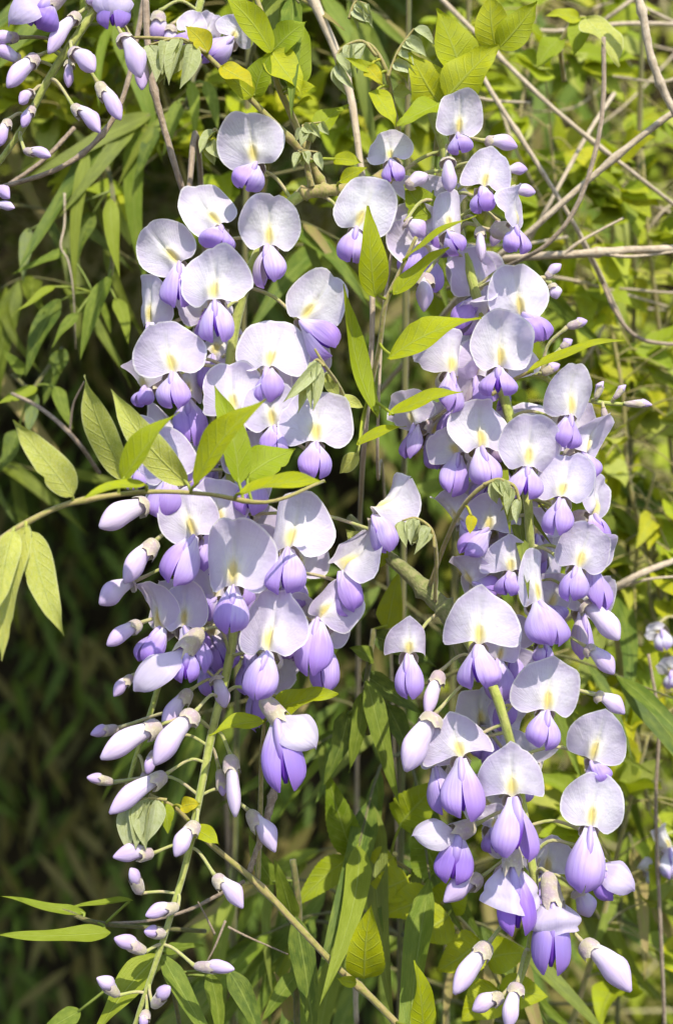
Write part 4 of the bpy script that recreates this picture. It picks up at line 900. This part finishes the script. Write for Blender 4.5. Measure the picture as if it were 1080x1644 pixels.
for i, (lab, st) in enumerate([
    ('weed with three-part leaves behind the crossing canes', [(960, 700, .22), (940, 520, .2), (900, 350, .19), (880, 200, .19)]),
    ('weed with bright leaves under the thick bent cane', [(1080, 760, .24), (1060, 560, .22), (1040, 380, .2), (1030, 240, .2)]),
    ('weed climbing behind the broad top leaflets', [(760, 500, .26), (800, 320, .24), (840, 150, .22), (860, 10, .22)]),
    ('weed with small leaves in front of the pale stalk', [(980, 520, .28), (980, 300, .26), (950, 150, .25), (960, -20, .25)]),
    ('weed reaching past the drooping brown stem', [(1060, 960, .2), (1010, 780, .18), (1000, 640, .17), (980, 520, .17)]),
    ('weed shaded by the crowded pale raceme', [(1040, 1300, .2), (1010, 1100, .18), (1020, 900, .17), (1050, 760, .16)]),
    ('weed with yellowish leaves behind the lower violet flowers', [(900, 1700, .18), (960, 1500, .16), (1000, 1330, .15), (1040, 1180, .14)]),
    ('weed behind the weathered flattened stalk', [(1090, 1300, .24), (1080, 1100, .22), (1040, 950, .22), (1060, 820, .22)]),
    ('weed rising behind the tangle of curled silky leaves', [(620, 420, .24), (640, 250, .22), (600, 100, .22), (560, -30, .22)]),
    ('weed behind the young bud raceme and the curved twig', [(180, 380, .22), (160, 240, .2), (120, 120, .2), (100, -20, .2)]),
    ('weed between the silvery leaves and the brown cane', [(300, 300, .2), (270, 180, .18), (240, 80, .18), (230, -20, .18)]),
    ('weed behind the bright fanning leaflets', [(420, 320, .26), (440, 180, .24), (400, 60, .24), (380, -40, .24)])]):
    weed(lab, st, 26, W_COLS if i not in (5, 7) else W_COLS[1:4])

# ------------------------------------------------------------------ masses of foliage nobody could count
def mass(name, label, cat, mat, n, seed, sampler, kind):
    r = np.random.default_rng(seed); rr = random.Random(seed)
    prof = [(0, .05), (.25, .9), (.6, .85), (1.0, .02)] if kind == 'bamboo' else [(0, .05), (.3, 1.0), (.65, .75), (1.0, .02)]
    V = np.zeros((n * 12, 3), np.float32); UV = np.zeros((n * 12, 2), np.float32); C = np.ones((n * 12, 4), np.float32)
    k = 0
    for i in range(n):
        p, d, nrm, L, w, col = sampler(rr)
        d = d.normalized(); e = nrm - d * nrm.dot(d)
        if e.length < 1e-3: e = d.orthogonal()
        e.normalize(); x = e.cross(d); sg = rr.uniform(-.12, .2); fo = rr.uniform(.1, .5)
        for (v, pw) in prof:
            c = p + d * (L * v) - e * (L * sg * v * v)
            for u in (-1, 0, 1):
                V[k] = c + x * (u * w * .5 * pw) + e * (abs(u) * fo * w * .4 * pw); UV[k] = (u * .5 + .5, v); C[k, :3] = col; k += 1
    base = np.array([[a * 3 + b, a * 3 + b + 1, a * 3 + b + 4, a * 3 + b + 3] for a in range(3) for b in range(2)])
    F = (base[None] + (np.arange(n) * 12)[:, None, None]).reshape(-1, 4)
    me = bpy.data.meshes.new(name); me.from_pydata(V.tolist(), [], F.tolist())
    ul = me.uv_layers.new(name='UVMap'); ul.data.foreach_set('uv', UV[F.ravel()].ravel())
    at = me.attributes.new('col', 'FLOAT_COLOR', 'POINT'); at.data.foreach_set('color', C.ravel())
    me.polygons.foreach_set('use_smooth', [True] * len(me.polygons)); me.update()
    o = meshobj(name, me, mat); o['kind'] = 'stuff'; return tag(o, label, cat)
def s_thicket(r):      # bamboo leaves on the shaded side, in front of the bank
    x = r.uniform(-1.25, .20); z = r.uniform(.25, 2.3); yb = bank_y(x, z)
    y = max(.70, yb - r.random() ** 1.5 * 1.2 - .02)
    dead = r.random() < .25 + (.25 if z < 1.25 else 0)
    col = mixc((.22, .15, .065), (.10, .065, .03), r.random()) if dead else mixc((.04, .10, .015), (.11, .20, .02), r.random())  # hollow's shade partly put into the leaf colours: darker, more dead ones low down
    return (Vector((x, y, z)), Vector((r.uniform(-.7, .7), r.uniform(-.5, .3), -r.uniform(.3, 1.3))), Vector((r.uniform(-.7, .7), -1, r.uniform(0, 1))), r.uniform(.04, .08), r.uniform(.007, .013), col)
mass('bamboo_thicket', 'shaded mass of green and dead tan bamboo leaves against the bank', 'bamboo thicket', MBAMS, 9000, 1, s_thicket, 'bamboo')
def s_shade_canopy(r):       # bamboo leaves added above the view, shaped to keep sun off the hollow
    x = r.uniform(-1.4, .10); t = r.random(); y = .13 + 1.9 * t; z = 1.66 + .10 * math.sin(5 * x) + r.random() ** 1.5 * (.55) + .18 * t
    z = max(z, 1.30 + .175 * (y + .5) / .5 + .02)
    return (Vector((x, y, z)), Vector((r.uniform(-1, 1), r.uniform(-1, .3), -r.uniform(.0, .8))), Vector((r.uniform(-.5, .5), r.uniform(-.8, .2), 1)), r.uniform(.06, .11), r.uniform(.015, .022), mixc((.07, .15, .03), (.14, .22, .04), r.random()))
mass('bamboo_shade_canopy', 'dense bamboo leaf canopy added out of view to shade the hollow', 'bamboo thicket', MBAMS, 26000, 2, s_shade_canopy, 'bamboo')
def s_weeds(r):        # sunny side of the bank
    x = r.uniform(-.10, 1.1); z = r.uniform(.5, 2.4)
    if z > 1.62 and r.random() < .35: x = r.uniform(-.6, .1) 
    if x < .12 and z < 1.45: x += .25
    y = bank_y(x, z) - abs(r.gauss(0, .20)) - .02
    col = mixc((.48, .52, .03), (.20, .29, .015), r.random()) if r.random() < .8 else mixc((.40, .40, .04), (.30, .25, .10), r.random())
    return (Vector((x, y, z)), Vector((r.uniform(-1, 1), r.uniform(-.8, .2), r.uniform(-1, .7))), Vector((r.uniform(-.5, .5), -1, r.uniform(.2, 1.5))), r.uniform(.014, .034), r.uniform(.007, .018), col)
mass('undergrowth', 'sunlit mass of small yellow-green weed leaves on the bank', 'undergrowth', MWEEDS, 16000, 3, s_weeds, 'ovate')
# loose straw tangled in the sunny weeds
for k in range(16):
    x0, y0 = br.uniform(760, 1090), br.uniform(-20, 560); a = br.uniform(-1.2, 1.2); ln = br.uniform(120, 320); yy = br.uniform(.13, .30)
    dx, dy = math.cos(a) * ln / 2, math.sin(a) * ln / 2; bw = br.uniform(-18, 18)
    cane('thin straw stem tangled in the sunlit weeds behind the long slanting cane', [(x0 - dx, y0 - dy, yy), (x0 + bw, y0 + bw, yy - .01), (x0 + dx, y0 + dy, yy + .02)], [br.uniform(.0007, .0014), .0008], group='loose straw in the sunny weeds')
def s_straw(r):        # fine dry stalks through the sunny growth
    x = r.uniform(-.35, 1.0); z = r.uniform(.9, 2.2)
    if x < .15: z = max(z, 1.58)
    y = bank_y(max(x, .25), z) - r.random() * .5 - .05
    a = r.uniform(0, 6.28)
    return (Vector((x, y, z)), Vector((math.cos(a), r.uniform(-.4, .4), math.sin(a))), Vector((0, -1, .5)), r.uniform(.06, .22), r.uniform(.0016, .0036), mixc((.52, .44, .28), (.36, .28, .16), r.random()))
mass('dry_grass', 'tangle of fine dry stalks running through the sunlit weeds', 'dry grass', MBAMS, 1800, 4, s_straw, 'bamboo')
